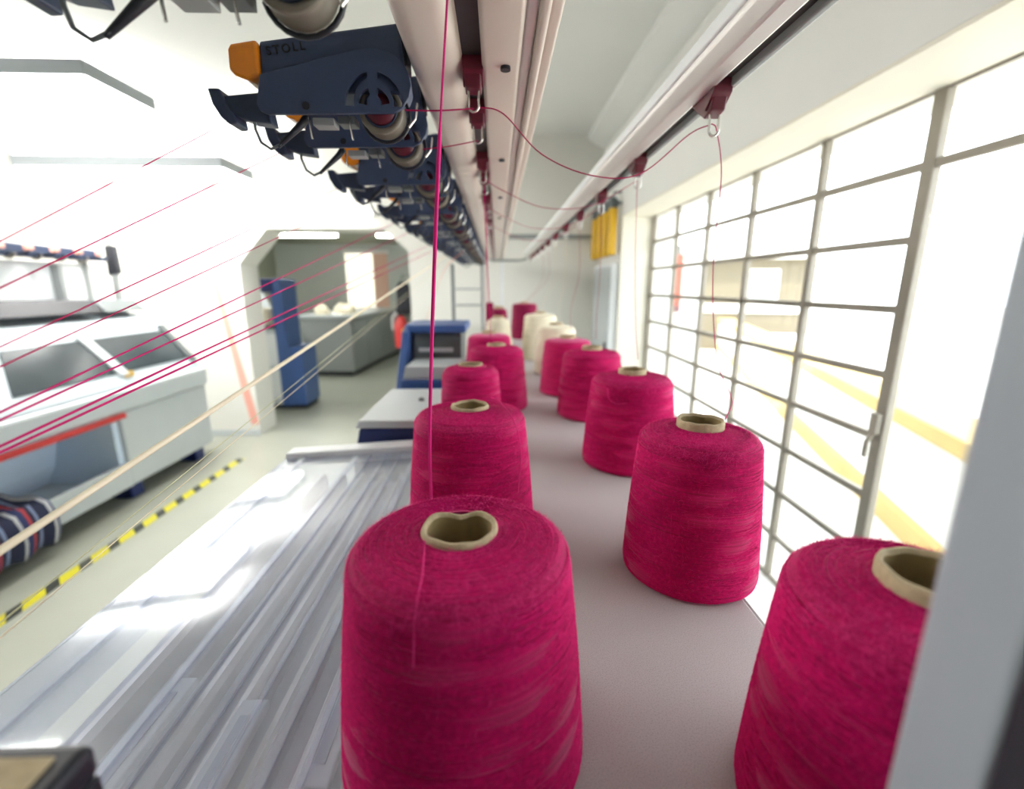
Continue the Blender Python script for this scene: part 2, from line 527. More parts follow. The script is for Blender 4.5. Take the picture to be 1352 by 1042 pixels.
box('body', (-3.2, 0, 0), (1.0, 6, 2.35), M['beige'], hb)
box('eaves', (-3.4, -0.3, 2.35), (1.2, 6.2, 2.55), M['yard_white'], hb)
box('string_course', (-3.24, -0.05, 1.0), (1.05, 0, 1.22), M['yard_white'], hb)
for x in (-2.4, -0.6):
    w_ = box('window', (x, -0.03, 1.3), (x + 0.8, 0, 2.1), M['yard_white'], hb)
    box('shutter', (x + 0.06, -0.05, 1.36), (x + 0.74, -0.03, 2.04), M['midgrey'], w_)
po = thing('yard_post', (1.75, 4.35, -0.15), 'white square post standing just outside the far window panes', 'post')
box('shaft', (-0.1, -0.1, 0), (0.12, 0.1, 1.98), M['yard_white'], po, 0.01)
box('base', (-0.14, -0.14, 0), (0.16, 0.14, 0.2), M['yard_white'], po, 0.01)
fx = thing('fire_hose_box', (1.625, 4.22, 1.30), 'orange red upright box with dark foot on white post outside', 'box')
box('case', (-0.05, -0.03, 0.06), (0.02, 0.03, 0.5), M['orange'], fx, 0.006)
box('foot', (-0.07, -0.035, 0.0), (0.02, 0.03, 0.06), M['maroon'], fx, 0.006)
box('bracket', (-0.04, -0.02, 0.5), (0.0, 0.03, 0.58), M['dkgrey'], fx, 0.004)

# ------------------------------------------------------------------ hanging lamps
def lamp(x0, x1, y0, y1, z, label):
    cx_, cy_ = (x0 + x1) / 2, (y0 + y1) / 2
    r = thing('hanging_lamp', (cx_, cy_, z), label, 'lamp', 'hanging tray lamps over the left aisle')
    hx, hy = (x1 - x0) / 2, (y1 - y0) / 2
    box('tray', (-hx, -hy, 0.012), (hx, hy, 0.095), M['lamp_body'], r, 0.004)
    box('diffuser', (-hx + 0.015, -hy + 0.015, 0.0), (hx - 0.015, hy - 0.015, 0.012), M['lamp_lit'], r)
    box('added_uplight', (-hx + 0.015, -hy + 0.015, 0.095), (hx - 0.015, hy - 0.015, 0.10), M['ceiling_fill'], r)  # unseen glowing top, added to brighten the ceiling
    for sx in (-0.6, 0.6):
        for sy in (-0.6, 0.6):
            MB().tube([(hx * sx, hy * sy, 0.095), (hx * sx, hy * sy, CEIL - z)], 0.0025, 6).build('suspension_wire', M['alu'], r)
    return r
lamp(-3.9, -2.33, 3.05, 3.63, 2.69, 'grey hanging tray lamp nearest the camera, at upper left')
lamp(-3.85, -2.2, 4.12, 4.62, 2.45, 'thin grey hanging tray lamp farther off, before the back wall')
lamp(-3.9, -2.33, 1.3, 1.9, 2.69, 'grey hanging tray lamp above the left of the frame')
lamp(-5.8, -4.5, 3.05, 3.63, 2.69, 'added unseen tray lamp that brightens the far side of the hall')  # added out of view to brighten the left hall
lamp(-5.8, -4.5, 1.3, 1.9, 2.69, 'added unseen tray lamp that brightens the far side of the hall, beside the left wall')  # also added out of view, for more light at left

# ------------------------------------------------------------------ near machine: base, shelf, bed, cover
SH = 1.173
mb = thing('knitting_machine', (0, 0.4, 0), 'grey flat knitting machine under the clear cover, nearest the camera', 'machine')
box('cabinet', (-0.46, -1.0, 0.06), (0.27, 0.66, 1.05), M['mgrey'], mb, 0.01)
box('plinth', (-0.42, -0.96, 0.0), (0.23, 0.62, 0.06), M['dkgrey'], mb)
box('bed_plate', (-0.455, -1.0, 1.05), (-0.118, 0.66, 1.066), M['bed'], mb)
for k in range(7):
    x = -0.405 + k * 0.045
    rl = MB().prism([(x - 0.007, 1.066), (x + 0.007, 1.066), (x + 0.007, 1.098), (x + 0.003, 1.106), (x - 0.003, 1.106), (x - 0.007, 1.098)], -0.95, 0.62).build('carrier_rail', M['alu'], mb)
for k, (x, y) in enumerate(((-0.16, 0.02), (-0.25, -0.03), (-0.34, 0.0))):
    c_ = box('yarn_carrier', (x - 0.014, y - 0.11, 1.108), (x + 0.014, y + 0.03, 1.118), M['mwhite'], mb, 0.002)
    box('carrier_slot', (x - 0.005, y - 0.09, 1.118), (x + 0.005, y + 0.01, 1.1195), M['bed'], c_)

cv = thing('clear_cover', (-0.3, 0.3, 1.12), 'long clear acrylic cover over the machine bed', 'cover')
def covz(x):
    return 1.143 + (x + 0.488) * 0.062 - 1.12
p0, p1 = -0.488 + 0.3, -0.118 + 0.3
def cv_sheet(x0, x1, y0, y1, dz, th, name, m, bevel=0.0):
    a, b = covz(x0 - 0.3), covz(x1 - 0.3)
    return MB().prism([(x0, a + dz), (x1, b + dz), (x1, b + dz + th), (x0, a + dz + th)], y0, y1).build(name, m, cv, bevel)
cv_sheet(p0, p1, -1.3, 0.72, -0.004, 0.004, 'sheet', M['acrylic'])
MB().prism([(p0, -0.052), (p0 + 0.004, -0.052), (p0 + 0.004, 0.024), (p0, 0.024)], -1.3, 0.72).build('front_lip', M['acrylic'], cv)
cv_sheet(p0 + 0.042, p0 + 0.050, -1.3, 0.72, 0.0, 0.004, 'stiffening_rib', M['acrylic'])
for k in range(6):
    x = p0 + 0.165 + k * 0.034
    cv_sheet(x, x + (0.010, 0.004, 0.007, 0.004, 0.009, 0.005)[k], -1.3, 0.70, 0.0, 0.003, 'stiffening_rib', M['acrylic'])
cv_sheet(p0, p1, 0.72, 0.765, -0.02, 0.032, 'end_strip', M['mwhite'], 0.003)

sh = thing('yarn_shelf', (0.08, 0, SH), 'long grey laminate shelf carrying two rows of yarn cones', 'shelf')
box('top', (-0.195, -1.0, -0.028), (0.206, 4.55, 0), M['shelf'], sh, 0.002)
box('edge_strip', (0.206, -1.0, -0.03), (0.209, 4.55, -0.001), M['shelf_edge'], sh)
box('support_beam', (-0.12, -0.9, -0.10), (0.16, 4.5, -0.028), M['midgrey'], sh)
for y in (1.45, 3.0, 4.42):
    box('support_leg', (-0.02, y, -SH), (0.06, y + 0.06, -0.10), M['midgrey'], sh, 0.004)

# blue end covers of the machines further along
def shell(y0, y1, name, label):
    r = thing(name, (-0.27, y0, 0), label, 'machine')
    return r
b1 = shell(1.08, 1.5, 'knitting_machine', 'low machine end with pale grey lid and deep blue front band')
L_ = lambda x: x + 0.27
MB().prism([(L_(-0.355), 0.0), (L_(-0.355), 1.10), (L_(-0.335), 1.195), (L_(-0.13), 1.195), (L_(-0.13), 0.0)], 0.0, 0.36).build('casing', M['mblue_d'], b1, 0.006)
MB().prism([(L_(-0.345), 1.195), (L_(-0.335), 1.215), (L_(-0.13), 1.215), (L_(-0.13), 1.195)], 0.0, 0.36).build('lid', M['mgrey'], b1, 0.004)
MB().lathe([(0.008, 0), (0.008, 0.006), (0.005, 0.008)], 16, 'Z', (L_(-0.215), 0.20, 1.215)).build('lid_knob', M['dkgrey'], b1)
b2 = shell(1.55, 2.1, 'knitting_machine', 'blue machine end with sloping side and black control window')
MB().prism([(0.0, 0.55), (0.5, 0.55), (0.5, 1.385), (0.30, 1.385), (0.22, 1.36), (0.0, 1.10)], L_(-0.36), L_(-0.335), 'X').build('side_panel', M['mblue'], b2, 0.004)
MB().prism([(L_(-0.335), 0.0), (L_(-0.335), 1.215), (L_(-0.13), 1.215), (L_(-0.13), 0.0)], 0.02, 0.5).build('casing', M['mblue'], b2, 0.006)
MB().prism([(L_(-0.325), 1.215), (L_(-0.315), 1.262), (L_(-0.13), 1.262), (L_(-0.13), 1.215)], 0.03, 0.22).build('lid', M['mgrey'], b2, 0.004)
MB().prism([(0.22, 1.215), (0.50, 1.215), (0.50, 1.355), (0.28, 1.355)], L_(-0.325), L_(-0.14), 'X').build('control_box', M['dkgrey'], b2, 0.004)
box('roof', (L_(-0.345), 0.24, 1.355), (L_(-0.12), 0.52, 1.385), M['mblue'], b2, 0.006)
MB().box((L_(-0.30), 0.222, 1.285), (L_(-0.17), 0.232, 1.30)).build('control_strip', M['mgrey'], b2)
MB().lathe([(0.022, -0.012), (0.022, 0), (0.012, 0.004)], 20, 'Y', (L_(-0.20), 0.022, 1.15)).build('hand_knob', M['black'], b2)
MB().lathe([(0.014, -0.014), (0.014, 0), (0.008, 0.004)], 20, 'Y', (L_(-0.255), 0.022, 1.12)).build('hand_knob', M['mwhite'], b2)

# near post and the dark box at the lower left
ps = thing('machine_post', (0.1545, 0.110, SH), 'blurred grey blue upright post close to the camera at right', 'post')
MB().prism([(-0.015, -0.010), (0.018, -0.010), (0.018, 0.020), (-0.011, 0.020), (-0.015, 0.016)], 0.006, 0.655, 'Z').build('column', M['greyblue'], ps, 0.002)
box('edge_seal', (-0.0155, -0.026, 0.006), (0.018, -0.010, 0.655), M['black'], ps, 0.002)
box('foot_plate', (-0.016, -0.04, 0), (0.030, 0.022, 0.006), M['greyblue'], ps, 0.001)
db = thing('control_box', (-0.235, 0.13, 1.162), 'small black topped box with tan front at lower left corner', 'box')
box('body', (-0.06, -0.05, 0.012), (0.050, 0.035, 0.155), M['card'], db, 0.004)
box('lid', (-0.066, -0.056, 0.155), (0.056, 0.041, 0.172), M['black'], db, 0.004)
box('top_panel', (-0.058, -0.048, 0.172), (0.046, 0.033, 0.1735), M['card'], db, 0.0005)
box('side_trim', (0.050, -0.054, 0.012), (0.056, 0.040, 0.155), M['black'], db, 0.002)
box('foot', (-0.06, -0.05, 0.006), (0.05, 0.035, 0.012), M['black'], db)

# ------------------------------------------------------------------ overhead rails
RZ = 1.78
def rounded(x0, x1, z0, z1, r, n=5):
    pts = []
    for cx_, cz_, a0 in ((x1 - r, z0 + r, -90), (x1 - r, z1 - r, 0), (x0 + r, z1 - r, 90), (x0 + r, z0 + r, 180)):
        for k in range(n + 1):
            a = math.radians(a0 + 90 * k / n)
            pts.append((cx_ + r * math.cos(a), cz_ + r * math.sin(a)))
    return pts
r1 = thing('overhead_rail', (0, 0, RZ), 'wide ivory overhead rail with dark slot and feeder units hung along it', 'rail')
Y0R, Y1R = -0.25, 4.62
MB().prism(rounded(-0.104, -0.038, 0.0, 0.07, 0.022), Y0R, Y1R, smooth=False).build('rounded_profile', M['ivory'], r1)
box('slot_channel', (-0.040, Y0R, 0.016), (-0.014, Y1R, 0.06), M['slot'], r1)
MB().prism(rounded(-0.016, 0.030, 0.002, 0.066, 0.006), Y0R, Y1R).build('flat_profile', M['ivory'], r1)
MB().prism(rounded(0.030, 0.043, 0.010, 0.066, 0.004), Y0R, Y1R).build('groove_profile', M['alu'], r1)
MB().prism(rounded(0.043, 0.053, 0.0, 0.066, 0.004), Y0R, Y1R).build('rib_profile', M['ivory'], r1)
MB().prism(rounded(0.053, 0.066, 0.006, 0.066, 0.004), Y0R, Y1R).build('edge_profile', M['ivory'], r1)
for y in (0.62, 1.03, 1.44, 1.85):
    MB().lathe([(0.006, -0.004), (0.006, 0.0), (0.004, 0.001)], 12, 'Z', (0.012, y, 0.002)).build('screw_head', M['black'], r1)
for o in r1.children:
    if 'profile' in o.name:
        for p in o.data.polygons:
            p.use_smooth = len(p.vertices) == 4
        o.modifiers.new('split', 'EDGE_SPLIT').split_angle = math.radians(40)

r2 = thing('overhead_rail', (0.28, 0, RZ), 'narrow aluminium overhead rail above the window side cones', 'rail')
MB().prism([(-0.028, 0.022), (-0.018, 0.004), (0.004, 0.0), (0.004, 0.05), (-0.024, 0.05)], Y0R, 4.40).build('outer_profile', M['alu'], r2, 0.003)
MB().prism(rounded(-0.030, -0.020, 0.028, 0.048, 0.004), Y0R, 4.40).build('bead', M['mwhite'], r2)
box('slot_channel', (0.004, Y0R, 0.010), (0.022, 4.40, 0.05), M['slot'], r2)
box('inner_flange', (0.022, Y0R, 0.0), (0.030, 4.40, 0.05), M['midgrey'], r2, 0.002)
cb = thing('cross_bar', (0.1, 0.13, 1.828), 'grey bar joining the rails above the camera', 'bar')
box('beam', (-0.19, -0.02, 0.024), (0.22, 0.02, 0.052), M['greyblue'], cb, 0.003)
for x in (-0.16, 0.18):
    box('clamp', (x, -0.025, 0.002), (x + 0.03, 0.025, 0.056), M['greyblue'], cb, 0.003)
cb2 = thing('cross_bar', (0.1, 4.50, 1.79), 'thin grey bar joining the rails at the far end', 'bar')
MB().tube([(-0.17, 0.0, -0.02), (-0.1, 0.0, -0.025), (0.12, 0, -0.025), (0.18, -0.02, -0.01), (0.18, -0.10, 0.005)], 0.010, 8).build('rod', M['midgrey'], cb2)
MB().tube([(-0.05, 0.02, -0.03), (-0.05, 0.02, 1.173 - 1.79)], 0.012, 8).build('post', M['mwhite'], cb2)

# maroon thread guides
def guide_proto():
    r = empty('thread_guide')
    MB().prism([(-0.032, 0.022), (0.030, 0.022), (0.030, 0.0), (0.016, -0.012), (-0.010, -0.030), (-0.026, -0.026), (-0.032, -0.006)], -0.010, 0.010, 'X').build('block', M['maroon'], r, 0.002)
    MB().prism([(-0.036, 0.004), (-0.018, -0.008), (-0.016, -0.024), (-0.034, -0.010)], -0.0125, 0.0125, 'X').build('clip', M['maroon'], r, 0.001)
    pts = []
    for k in range(13):
        a = math.radians(-200 + 220 * k / 12)
        pts.append((0.0065 * math.cos(a), -0.020 , -0.045 + 0.0065 * math.sin(a)))
    pts = [(-0.0062, -0.018, -0.024)] + pts + [(0.0062, -0.018, -0.024)]
    MB().tube(pts, 0.0016, 6).build('eyelet', M['steel'], r)
    return r
gp = guide_proto()
GL = []
y, k = 0.66, 0
left_y = []
while y < 4.4:
    left_y += [y, y + 0.13]
    y += 0.405
for k, y in enumerate(left_y):
    o = gp if k == 0 else copy_tree(gp)
    o.location = (-0.027, y, RZ + 0.012)
    tag(o, 'maroon thread guide with steel eyelet, %s from the camera in the wide rail' % (ORD[k] if k < len(ORD) else 'farthest'), 'thread guide', 'guides in the wide rail')
right_y = [0.705 + 0.345 * k for k in range(11)]
for k, y in enumerate(right_y):
    o = copy_tree(gp)
    o.location = (0.293, y, RZ + 0.006); o.scale = (1.0, 1.3, 1.15)
    tag(o, 'maroon thread guide with steel eyelet, %s from the camera on the window rail' % ORD[k], 'thread guide', 'guides on the narrow rail')

# ------------------------------------------------------------------ feeder units
def plate_mesh():
    """2D curve with cut-out vent slots, turned into a mesh facing -Y"""
    cu = bpy.data.curves.new('plate', 'CURVE')
    cu.dimensions = '2D'; cu.fill_mode = 'BOTH'; cu.extrude = 0.0024; cu.bevel_depth = 0.0004
    def poly(pts):
        s = cu.splines.new('POLY'); s.points.add(len(pts) - 1); s.use_cyclic_u = True
        for p, q in zip(s.points, pts): p.co = (q[0], q[1], 0, 1)
    out = [(-0.081, 0.003), (-0.088, -0.026), (-0.085, -0.034), (-0.077, -0.0375), (0.070, -0.0345), (0.080, -0.030), (0.089, -0.018), (0.092, -0.006),
           (0.090, 0.006), (0.084, 0.017), (0.075, 0.025), (0.063, 0.030), (0.050, 0.032), (0.036, 0.031)]
    poly(out)
    cx_, cz_ = 0.048, -0.029
    def arc(r0, r1, a0, a1, n=10):
        o_ = [(cx_ + r1 * math.cos(math.radians(a0 + (a1 - a0) * k / n)), cz_ + r1 * math.sin(math.radians(a0 + (a1 - a0) * k / n)) * 1.08) for k in range(n + 1)]
        i_ = [(cx_ + r0(k / n) * math.cos(math.radians(a0 + (a1 - a0) * k / n)), cz_ + r0(k / n) * math.sin(math.radians(a0 + (a1 - a0) * k / n)) * 1.08) for k in range(n, -1, -1)]
        poly(o_ + i_)
    arc(lambda t: 0.0225 + 0.006 * t, 0.0345, 1, 80)
    arc(lambda t: 0.0285 - 0.006 * t, 0.0345, 100, 179)
    arc(lambda t: 0.0075 + 0.005 * t, 0.0195, 10, 74)
    arc(lambda t: 0.0125 - 0.005 * t, 0.0195, 106, 170)
    ob = bpy.data.objects.new('tmp_plate', cu); COL.objects.link(ob)
    dg = bpy.context.evaluated_depsgraph_get()
    me = bpy.data.meshes.new_from_object(ob.evaluated_get(dg))
    bpy.data.objects.remove(ob); bpy.data.curves.remove(cu)
    me.transform(Matrix.Rotation(PI / 2, 4, 'X'))
    return me
def text_mesh(s, size, ex):
    cu = bpy.data.curves.new('lettering', 'FONT')
    cu.body = s; cu.size = size; cu.extrude = ex; cu.space_character = 1.4; cu.offset = 0.00025
    ob = bpy.data.objects.new('tmp_text', cu); COL.objects.link(ob)
    dg = bpy.context.evaluated_depsgraph_get()
    me = bpy.data.meshes.new_from_object(ob.evaluated_get(dg))
    bpy.data.objects.remove(ob); bpy.data.curves.remove(cu)
    me.transform(Matrix.Rotation(PI / 2, 4, 'X'))
    return me

def unit_proto(full=True):
    r = empty('yarn_feeder')
    hd = MB().prism([(-0.082, 0.041), (-0.085, -0.012), (0.080, -0.012), (0.086, 0.0), (0.080, 0.062)], 0.005, 0.056).build('housing', M['navy'], r, 0.003)
    pm = plate_mesh(); pm.materials.clear(); pm.materials.append(M['navy'])
    pl = bpy.data.objects.new('cover_plate', pm); COL.objects.link(pl); pl.parent = r
    MB().prism([(-0.1130, 0.036), (-0.1165, 0.030), (-0.1175, 0.010), (-0.112, 0.004), (-0.097, -0.0015), (-0.083, 0.004), (-0.083, 0.0405)], 0.0, 0.048).build('signal_lamp', M['amber'], r, 0.003)
    MB().prism([(-0.138, -0.014), (-0.085, -0.009), (-0.080, -0.044), (-0.105, -0.041), (-0.130, -0.032)], 0.012, 0.034).build('tension_arm', M['navy2'], r, 0.002)
    MB().prism([(-0.1495, -0.007), (-0.136, -0.007), (-0.128, -0.026), (-0.121, -0.034), (-0.120, -0.045), (-0.129, -0.046), (-0.138, -0.038), (-0.146, -0.024)], 0.008, 0.038).build('arm_paddle', M['navy2'], r, 0.002)
    wh = MB().lathe([(0.010, 0.010), (0.0200, 0.010), (0.0218, 0.008), (0.0262, 0.008), (0.0268, 0.012), (0.0235, 0.018), (0.0235, 0.026), (0.0268, 0.032), (0.0262, 0.036), (0.012, 0.036)], 36, 'Y', (0.053, 0, -0.028)).build('feed_wheel', M['tyre'], r)
    MB().lathe([(0.004, 0.006), (0.0165, 0.006), (0.0175, 0.008), (0.0175, 0.0098)], 28, 'Y', (0.053, 0, -0.028)).build('wheel_hub', M['maroon'], wh)
    MB().lathe([(0.0180, 0.0075), (0.0202, 0.0075), (0.0202, 0.0098), (0.0180, 0.0098)], 28, 'Y', (0.053, 0, -0.028), closed=True).build('wheel_ring', M['navy2'], wh)
    if not full:
        return r
    t = bpy.data.objects.new('lettering', text_mesh('STOLL', 0.0125, 0.0004)); COL.objects.link(t); t.parent = hd
    t.data.materials.append(M['black'])
    t.location = (-0.074, 0.0047, 0.0265); t.rotation_euler = (0, -math.radians(7.6), 0)
    MB().tube([(-0.103, 0.018, -0.033), (-0.100, 0.012, -0.050), (-0.093, 0.008, -0.066), (-0.082, 0.008, -0.073), (-0.070, 0.010, -0.067)], 0.0018, 6).build('wire_loop', M['dkgrey'], r)
    MB().tube([(-0.074, 0.010, -0.070), (-0.045, 0.014, -0.044), (-0.040, 0.02, -0.034)], [0.0022, 0.0045, 0.005], 6).build('loop_bracket', M['black'], r)
    MB().tube([(-0.034, 0.012, -0.036), (-0.033, 0.010, -0.050), (-0.031, 0.008, -0.061)], 0.0012, 6).build('pin', M['steel'], r)
    MB().tube([(0.014, 0.012, -0.034), (0.015, 0.010, -0.048), (0.018, 0.008, -0.062)], 0.0012, 6).build('pin', M['steel'], r)
    MB().box((-0.030, 0.010, -0.0455), (-0.004, 0.030, -0.037)).build('brake_block', M['midgrey'], r, 0.001)
    MB().box((0.000, 0.012, -0.043), (0.020, 0.034, -0.034)).build('rear_block', M['dkgrey'], r, 0.001)
    pts = [(0.054 + 0.0295 * math.cos(math.radians(a)), 0.034, -0.028 + 0.0295 * math.sin(math.radians(a))) for a in range(-165, 31, 15)]
    MB().tube(pts, 0.0022, 6).build('wheel_guard', M['black'], r)
    MB().tube([(0.094, 0.030, -0.014), (0.092, 0.022, -0.034), (0.084, 0.02, -0.044)], 0.0018, 6).build('guard_wire', M['steel'], r)
    s_ = MB().lathe([(0.0045, -0.0042), (0.0045, -0.0036), (0.0025, -0.0034)], 14, 'Y', (-0.031, 0, -0.029)).build('screw', M['black'], pl)
    MB().box((0.080, 0.012, 0.020), (0.0865, 0.046, 0.055)).build('mounting_bracket', M['black'], r, 0.002)
    return r
up = unit_proto()
UX, UZ = -0.192, 1.766
unit_y = []
y = 0.36
unit_y = [0.363]
base = 0.62
while base < 4.5:
    unit_y += [base, base + 0.137]
    base += 0.397
for k, y in enumerate(unit_y):
    o = up if k == 0 else copy_tree(up)
    o.location = (UX, y, UZ)
    if k == 0:
        lb = 'dark yarn feeder cut by the top edge, closest to the camera'
    elif k == 1:
        lb = 'navy yarn feeder with amber lamp and raised lettering, second from the camera'
    else:
        lb = 'navy yarn feeder, %s from the camera along the wide rail' % (ORD[k] if k < len(ORD) else 'last')
    tag(o, lb, 'yarn feeder', 'yarn feeders along the wide rail')

# ------------------------------------------------------------------ yarn cones
def cone_profile(rt, rb, h):
    """yarn outline from the outer base to the tube, (r,z)"""
    pts = [(rb * 0.93, 0.0), (rb * 0.985, 0.003), (rb, 0.010)]
    zt = h - 0.022
    for k in range(1, 9):
        t = k / 8
        pts.append((rb + (rt - rb) * t + 0.0012 * math.sin(t * PI), 0.010 + (zt - 0.010) * t))
    for k in range(1, 8):
        a = math.radians(90 * k / 7)
        pts.append((rt - 0.020 * (1 - math.cos(a)), zt + 0.0175 * math.sin(a)))
    pts += [(rt - 0.027, h - 0.0030), (0.034, h - 0.0005), (0.0275, h)]
    return pts
def prof_r(prof, z):
    for (r0, z0), (r1, z1) in zip(prof, prof[1:]):
        if z0 <= z <= z1:
            return r0 + (r1 - r0) * (z - z0) / max(1e-6, z1 - z0)
    return prof[-1][0]
def body_mesh(prof, seed, n=72):
    rnd = random.Random(seed)
    # refine profile
    fine = []
    for (a, b), (c, d) in zip(prof, prof[1:]):
        m = max(1, int(math.hypot(c - a, d - b) / 0.004))
        for k in range(m):
            fine.append((a + (c - a) * k / m, b + (d - b) * k / m))
    fine.append(prof[-1])
    ln = [0]
    for p, q in zip(fine, fine[1:]):
        ln.append(ln[-1] + math.hypot(q[0] - p[0], q[1] - p[1]))
    ph = [rnd.uniform(0, 6.28) for _ in range(6)]
    verts, faces, uvs = [], [], []
    for (r, z) in fine:
        for k in range(n):
            a = 2 * PI * k / n
            rr = r + (0.0006 * math.sin(3 * a + ph[0] + z * 30) + 0.0004 * math.sin(7 * a + ph[1] - z * 60) + 0.0005 * math.sin(z * 220 + ph[2])) * (1 if r > 0.03 else 0)
            verts.append((rr * math.cos(a), rr * math.sin(a), z))
    for i in range(len(fine) - 1):
        for k in range(n):
            k2 = (k + 1) % n
            faces.append((i * n + k, i * n + k2, (i + 1) * n + k2, (i + 1) * n + k))
            uvs += [(k / n, ln[i]), ((k + 1) / n, ln[i]), ((k + 1) / n, ln[i + 1]), (k / n, ln[i + 1])]
    me = bpy.data.meshes.new('yarn')
    me.from_pydata(verts, [], faces)
    me.polygons.foreach_set('use_smooth', [True] * len(faces))
    ul = me.uv_layers.new(name='UVMap')
    for l, u in zip(ul.data, uvs):
        l.uv = u
    return me
def winding_mesh(prof, seed, turns=230, h=0.19):
    """loose outer turns of yarn lying on the surface"""
    rnd = random.Random(seed)
    mb_ = MB()
    zt = h - 0.024
    n = 44
    for t in range(turns):
        z0 = rnd.uniform(0.006, zt + 0.01)
        amp = rnd.choice((0.002, 0.003, 0.004, 0.006, 0.016)) * rnd.uniform(0.5, 1)
        ph = rnd.uniform(0, 6.28)
        lift = rnd.uniform(0.0, 0.0005)
        span = rnd.uniform(0.35, 1.0) * 2 * PI
        st = rnd.uniform(0, 6.28)
        pts = []
        m = max(8, int(n * span / (2 * PI)))
        for k in range(m + 1):
            a = st + span * k / m
            z = min(max(z0 + amp * math.sin(a + ph), 0.004), h - 0.014)
            r = prof_r(prof, z) + lift + 0.0003
            pts.append((r * math.cos(a), r * math.sin(a), z))
        mb_.tube(pts, 0.00045, 3, True, False)
    for t in range(130):
        r0 = rnd.uniform(0.030, prof_r(prof, h - 0.012) - 0.004)
        off = rnd.uniform(0, 0.006); ph = rnd.uniform(0, 6.28)
        span = rnd.uniform(0.3, 1.0) * 2 * PI; st = rnd.uniform(0, 6.28)
        m = max(8, int(n * span / (2 * PI)))
        rmax = prof[-4][0]
        pts = []
        for k in range(m + 1):
            a = st + span * k / m
            r = min(max(r0 + off * math.sin(a + ph), 0.029), 0.075)
            z = None
            # height of the top surface at radius r
            for (ra, za), (rb_, zb) in zip(prof[11:], prof[12:]):
                if rb_ <= r <= ra:
                    z = za + (zb - za) * (ra - r) / max(1e-6, ra - rb_)
            if z is None: z = h
            pts.append((r * math.cos(a), r * math.sin(a), z + 0.0004))
        mb_.tube(pts, 0.00045, 3, True, False)
    return mb_.mesh('yarn_winding')
def fuzz_mesh(prof, seed, count, h):
    rnd = random.Random(seed)
    mb_ = MB()
    for _ in range(count):
        a = rnd.uniform(0, 2 * PI)
        if rnd.random() < 0.62:
            i = rnd.randint(11, len(prof) - 2)
        else:
            i = rnd.randint(2, 10)
        t = rnd.random()
        (r0, z0), (r1, z1) = prof[i], prof[i + 1]
        r = r0 + (r1 - r0) * t; z = z0 + (z1 - z0) * t
        tan2 = Vector((r1 - r0, 0, z1 - z0)).normalized()
        nrm2 = Vector((tan2.z, 0, -tan2.x))
        ca, sa = math.cos(a), math.sin(a)
        rot = lambda v: Vector((v.x * ca - v.y * sa, v.x * sa + v.y * ca, v.z))
        P = Vector((r * ca, r * sa, z))
        T = rot(tan2); Nn = rot(nrm2); B = Nn.cross(T)
        th = rnd.uniform(0, 2 * PI)
        D = T * math.cos(th) + B * math.sin(th)
        ln = rnd.uniform(0.003, 0.011)
        up_ = rnd.uniform(0.0006, 0.0022)
        S = Nn.cross(D) * 0.00013
        p1 = P + D * ln * 0.5 + Nn * up_
        p2 = P + D * ln + Nn * up_ * rnd.uniform(0.2, 1.6)
        mb_.add([P - S, P + S, p1 + S, p1 - S, p2], [(0, 1, 2, 3), (3, 2, 4)])
    return mb_.mesh('yarn_fuzz')
def tube_mesh(h, dent=0.0, above=0.010):
    n = 40
    ro, ri = 0.0275, 0.0232
    prof = [(ro - 0.001, 0.002), (ro, 0.004), (ro, h + above - 0.003), (ro - 0.0012, h + above), (ri + 0.0012, h + above), (ri, h + above - 0.003)]
    inner = [(ri, h + above - 0.003), (ri, 0.004)]
    def ring(prof):
        vs_ = []
        for r, z in prof:
            for k in range(n):
                a = 2 * PI * k / n
                d = dent * math.exp(-((a - PI / 2 - 0.1) / 0.42) ** 2) * max(0, (z - h * 0.6) / (h * 0.4))
                zz = z - (d * 0.25 if z > h else 0) + (0.0006 * math.sin(3 * a + 1) + 0.0004 * math.sin(8 * a)) * (1 if z > h else 0)
                vs_.append(((r - d) * math.cos(a), (r - d) * math.sin(a), zz))
        fs = []
        for i in range(len(prof) - 1):
            for k in range(n):
                fs.append((i * n + k, i * n + (k + 1) % n, (i + 1) * n + (k + 1) % n, (i + 1) * n + k))
        return vs_, fs
    a, b = ring(prof), ring(inner)
    o = MB().add(*a, True)
    return o, MB().add(*b, True)
_tubes = {}
_fz = {}
def cone(loc, label, matk='magenta', rt=0.079, rb=0.0925, h=0.186, detail=0, dent=0.0, seed=1, rot=0.0, above=0.010):
    r = thing('yarn_cone', loc, label, 'yarn cone', 'cones of yarn on the shelf')
    r.rotation_euler.z = rot
    prof = cone_profile(rt, rb, h)
    me = body_mesh(prof, seed, 96 if detail else 56)
    me.materials.append(M[matk])
    yb = bpy.data.objects.new('yarn', me); COL.objects.link(yb); yb.parent = r
    o, i = tube_mesh(h, dent, above)
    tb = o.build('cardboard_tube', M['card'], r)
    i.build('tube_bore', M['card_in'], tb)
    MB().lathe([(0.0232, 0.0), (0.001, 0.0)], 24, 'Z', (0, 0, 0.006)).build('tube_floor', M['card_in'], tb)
    if detail:
        w = bpy.data.objects.new('yarn_winding', winding_mesh(prof, seed, 560 if detail > 1 else 160, h))
        w.data.materials.append(M['wound']); COL.objects.link(w); w.parent = yb; w['kind'] = 'stuff'
        fz = bpy.data.objects.new('yarn_fuzz', fuzz_mesh(prof, seed, 7500 if detail > 1 else 2200, h))
        fz.data.materials.append(M['fuzz']); COL.objects.link(fz); fz.parent = yb; fz['kind'] = 'stuff'
    return r
Z = SH + 0.0005
cone((-0.028, 0.303, Z), 'largest magenta yarn cone in front, with dented cardboard tube', detail=2, dent=0.007, seed=3, rot=0.0, above=0.004)
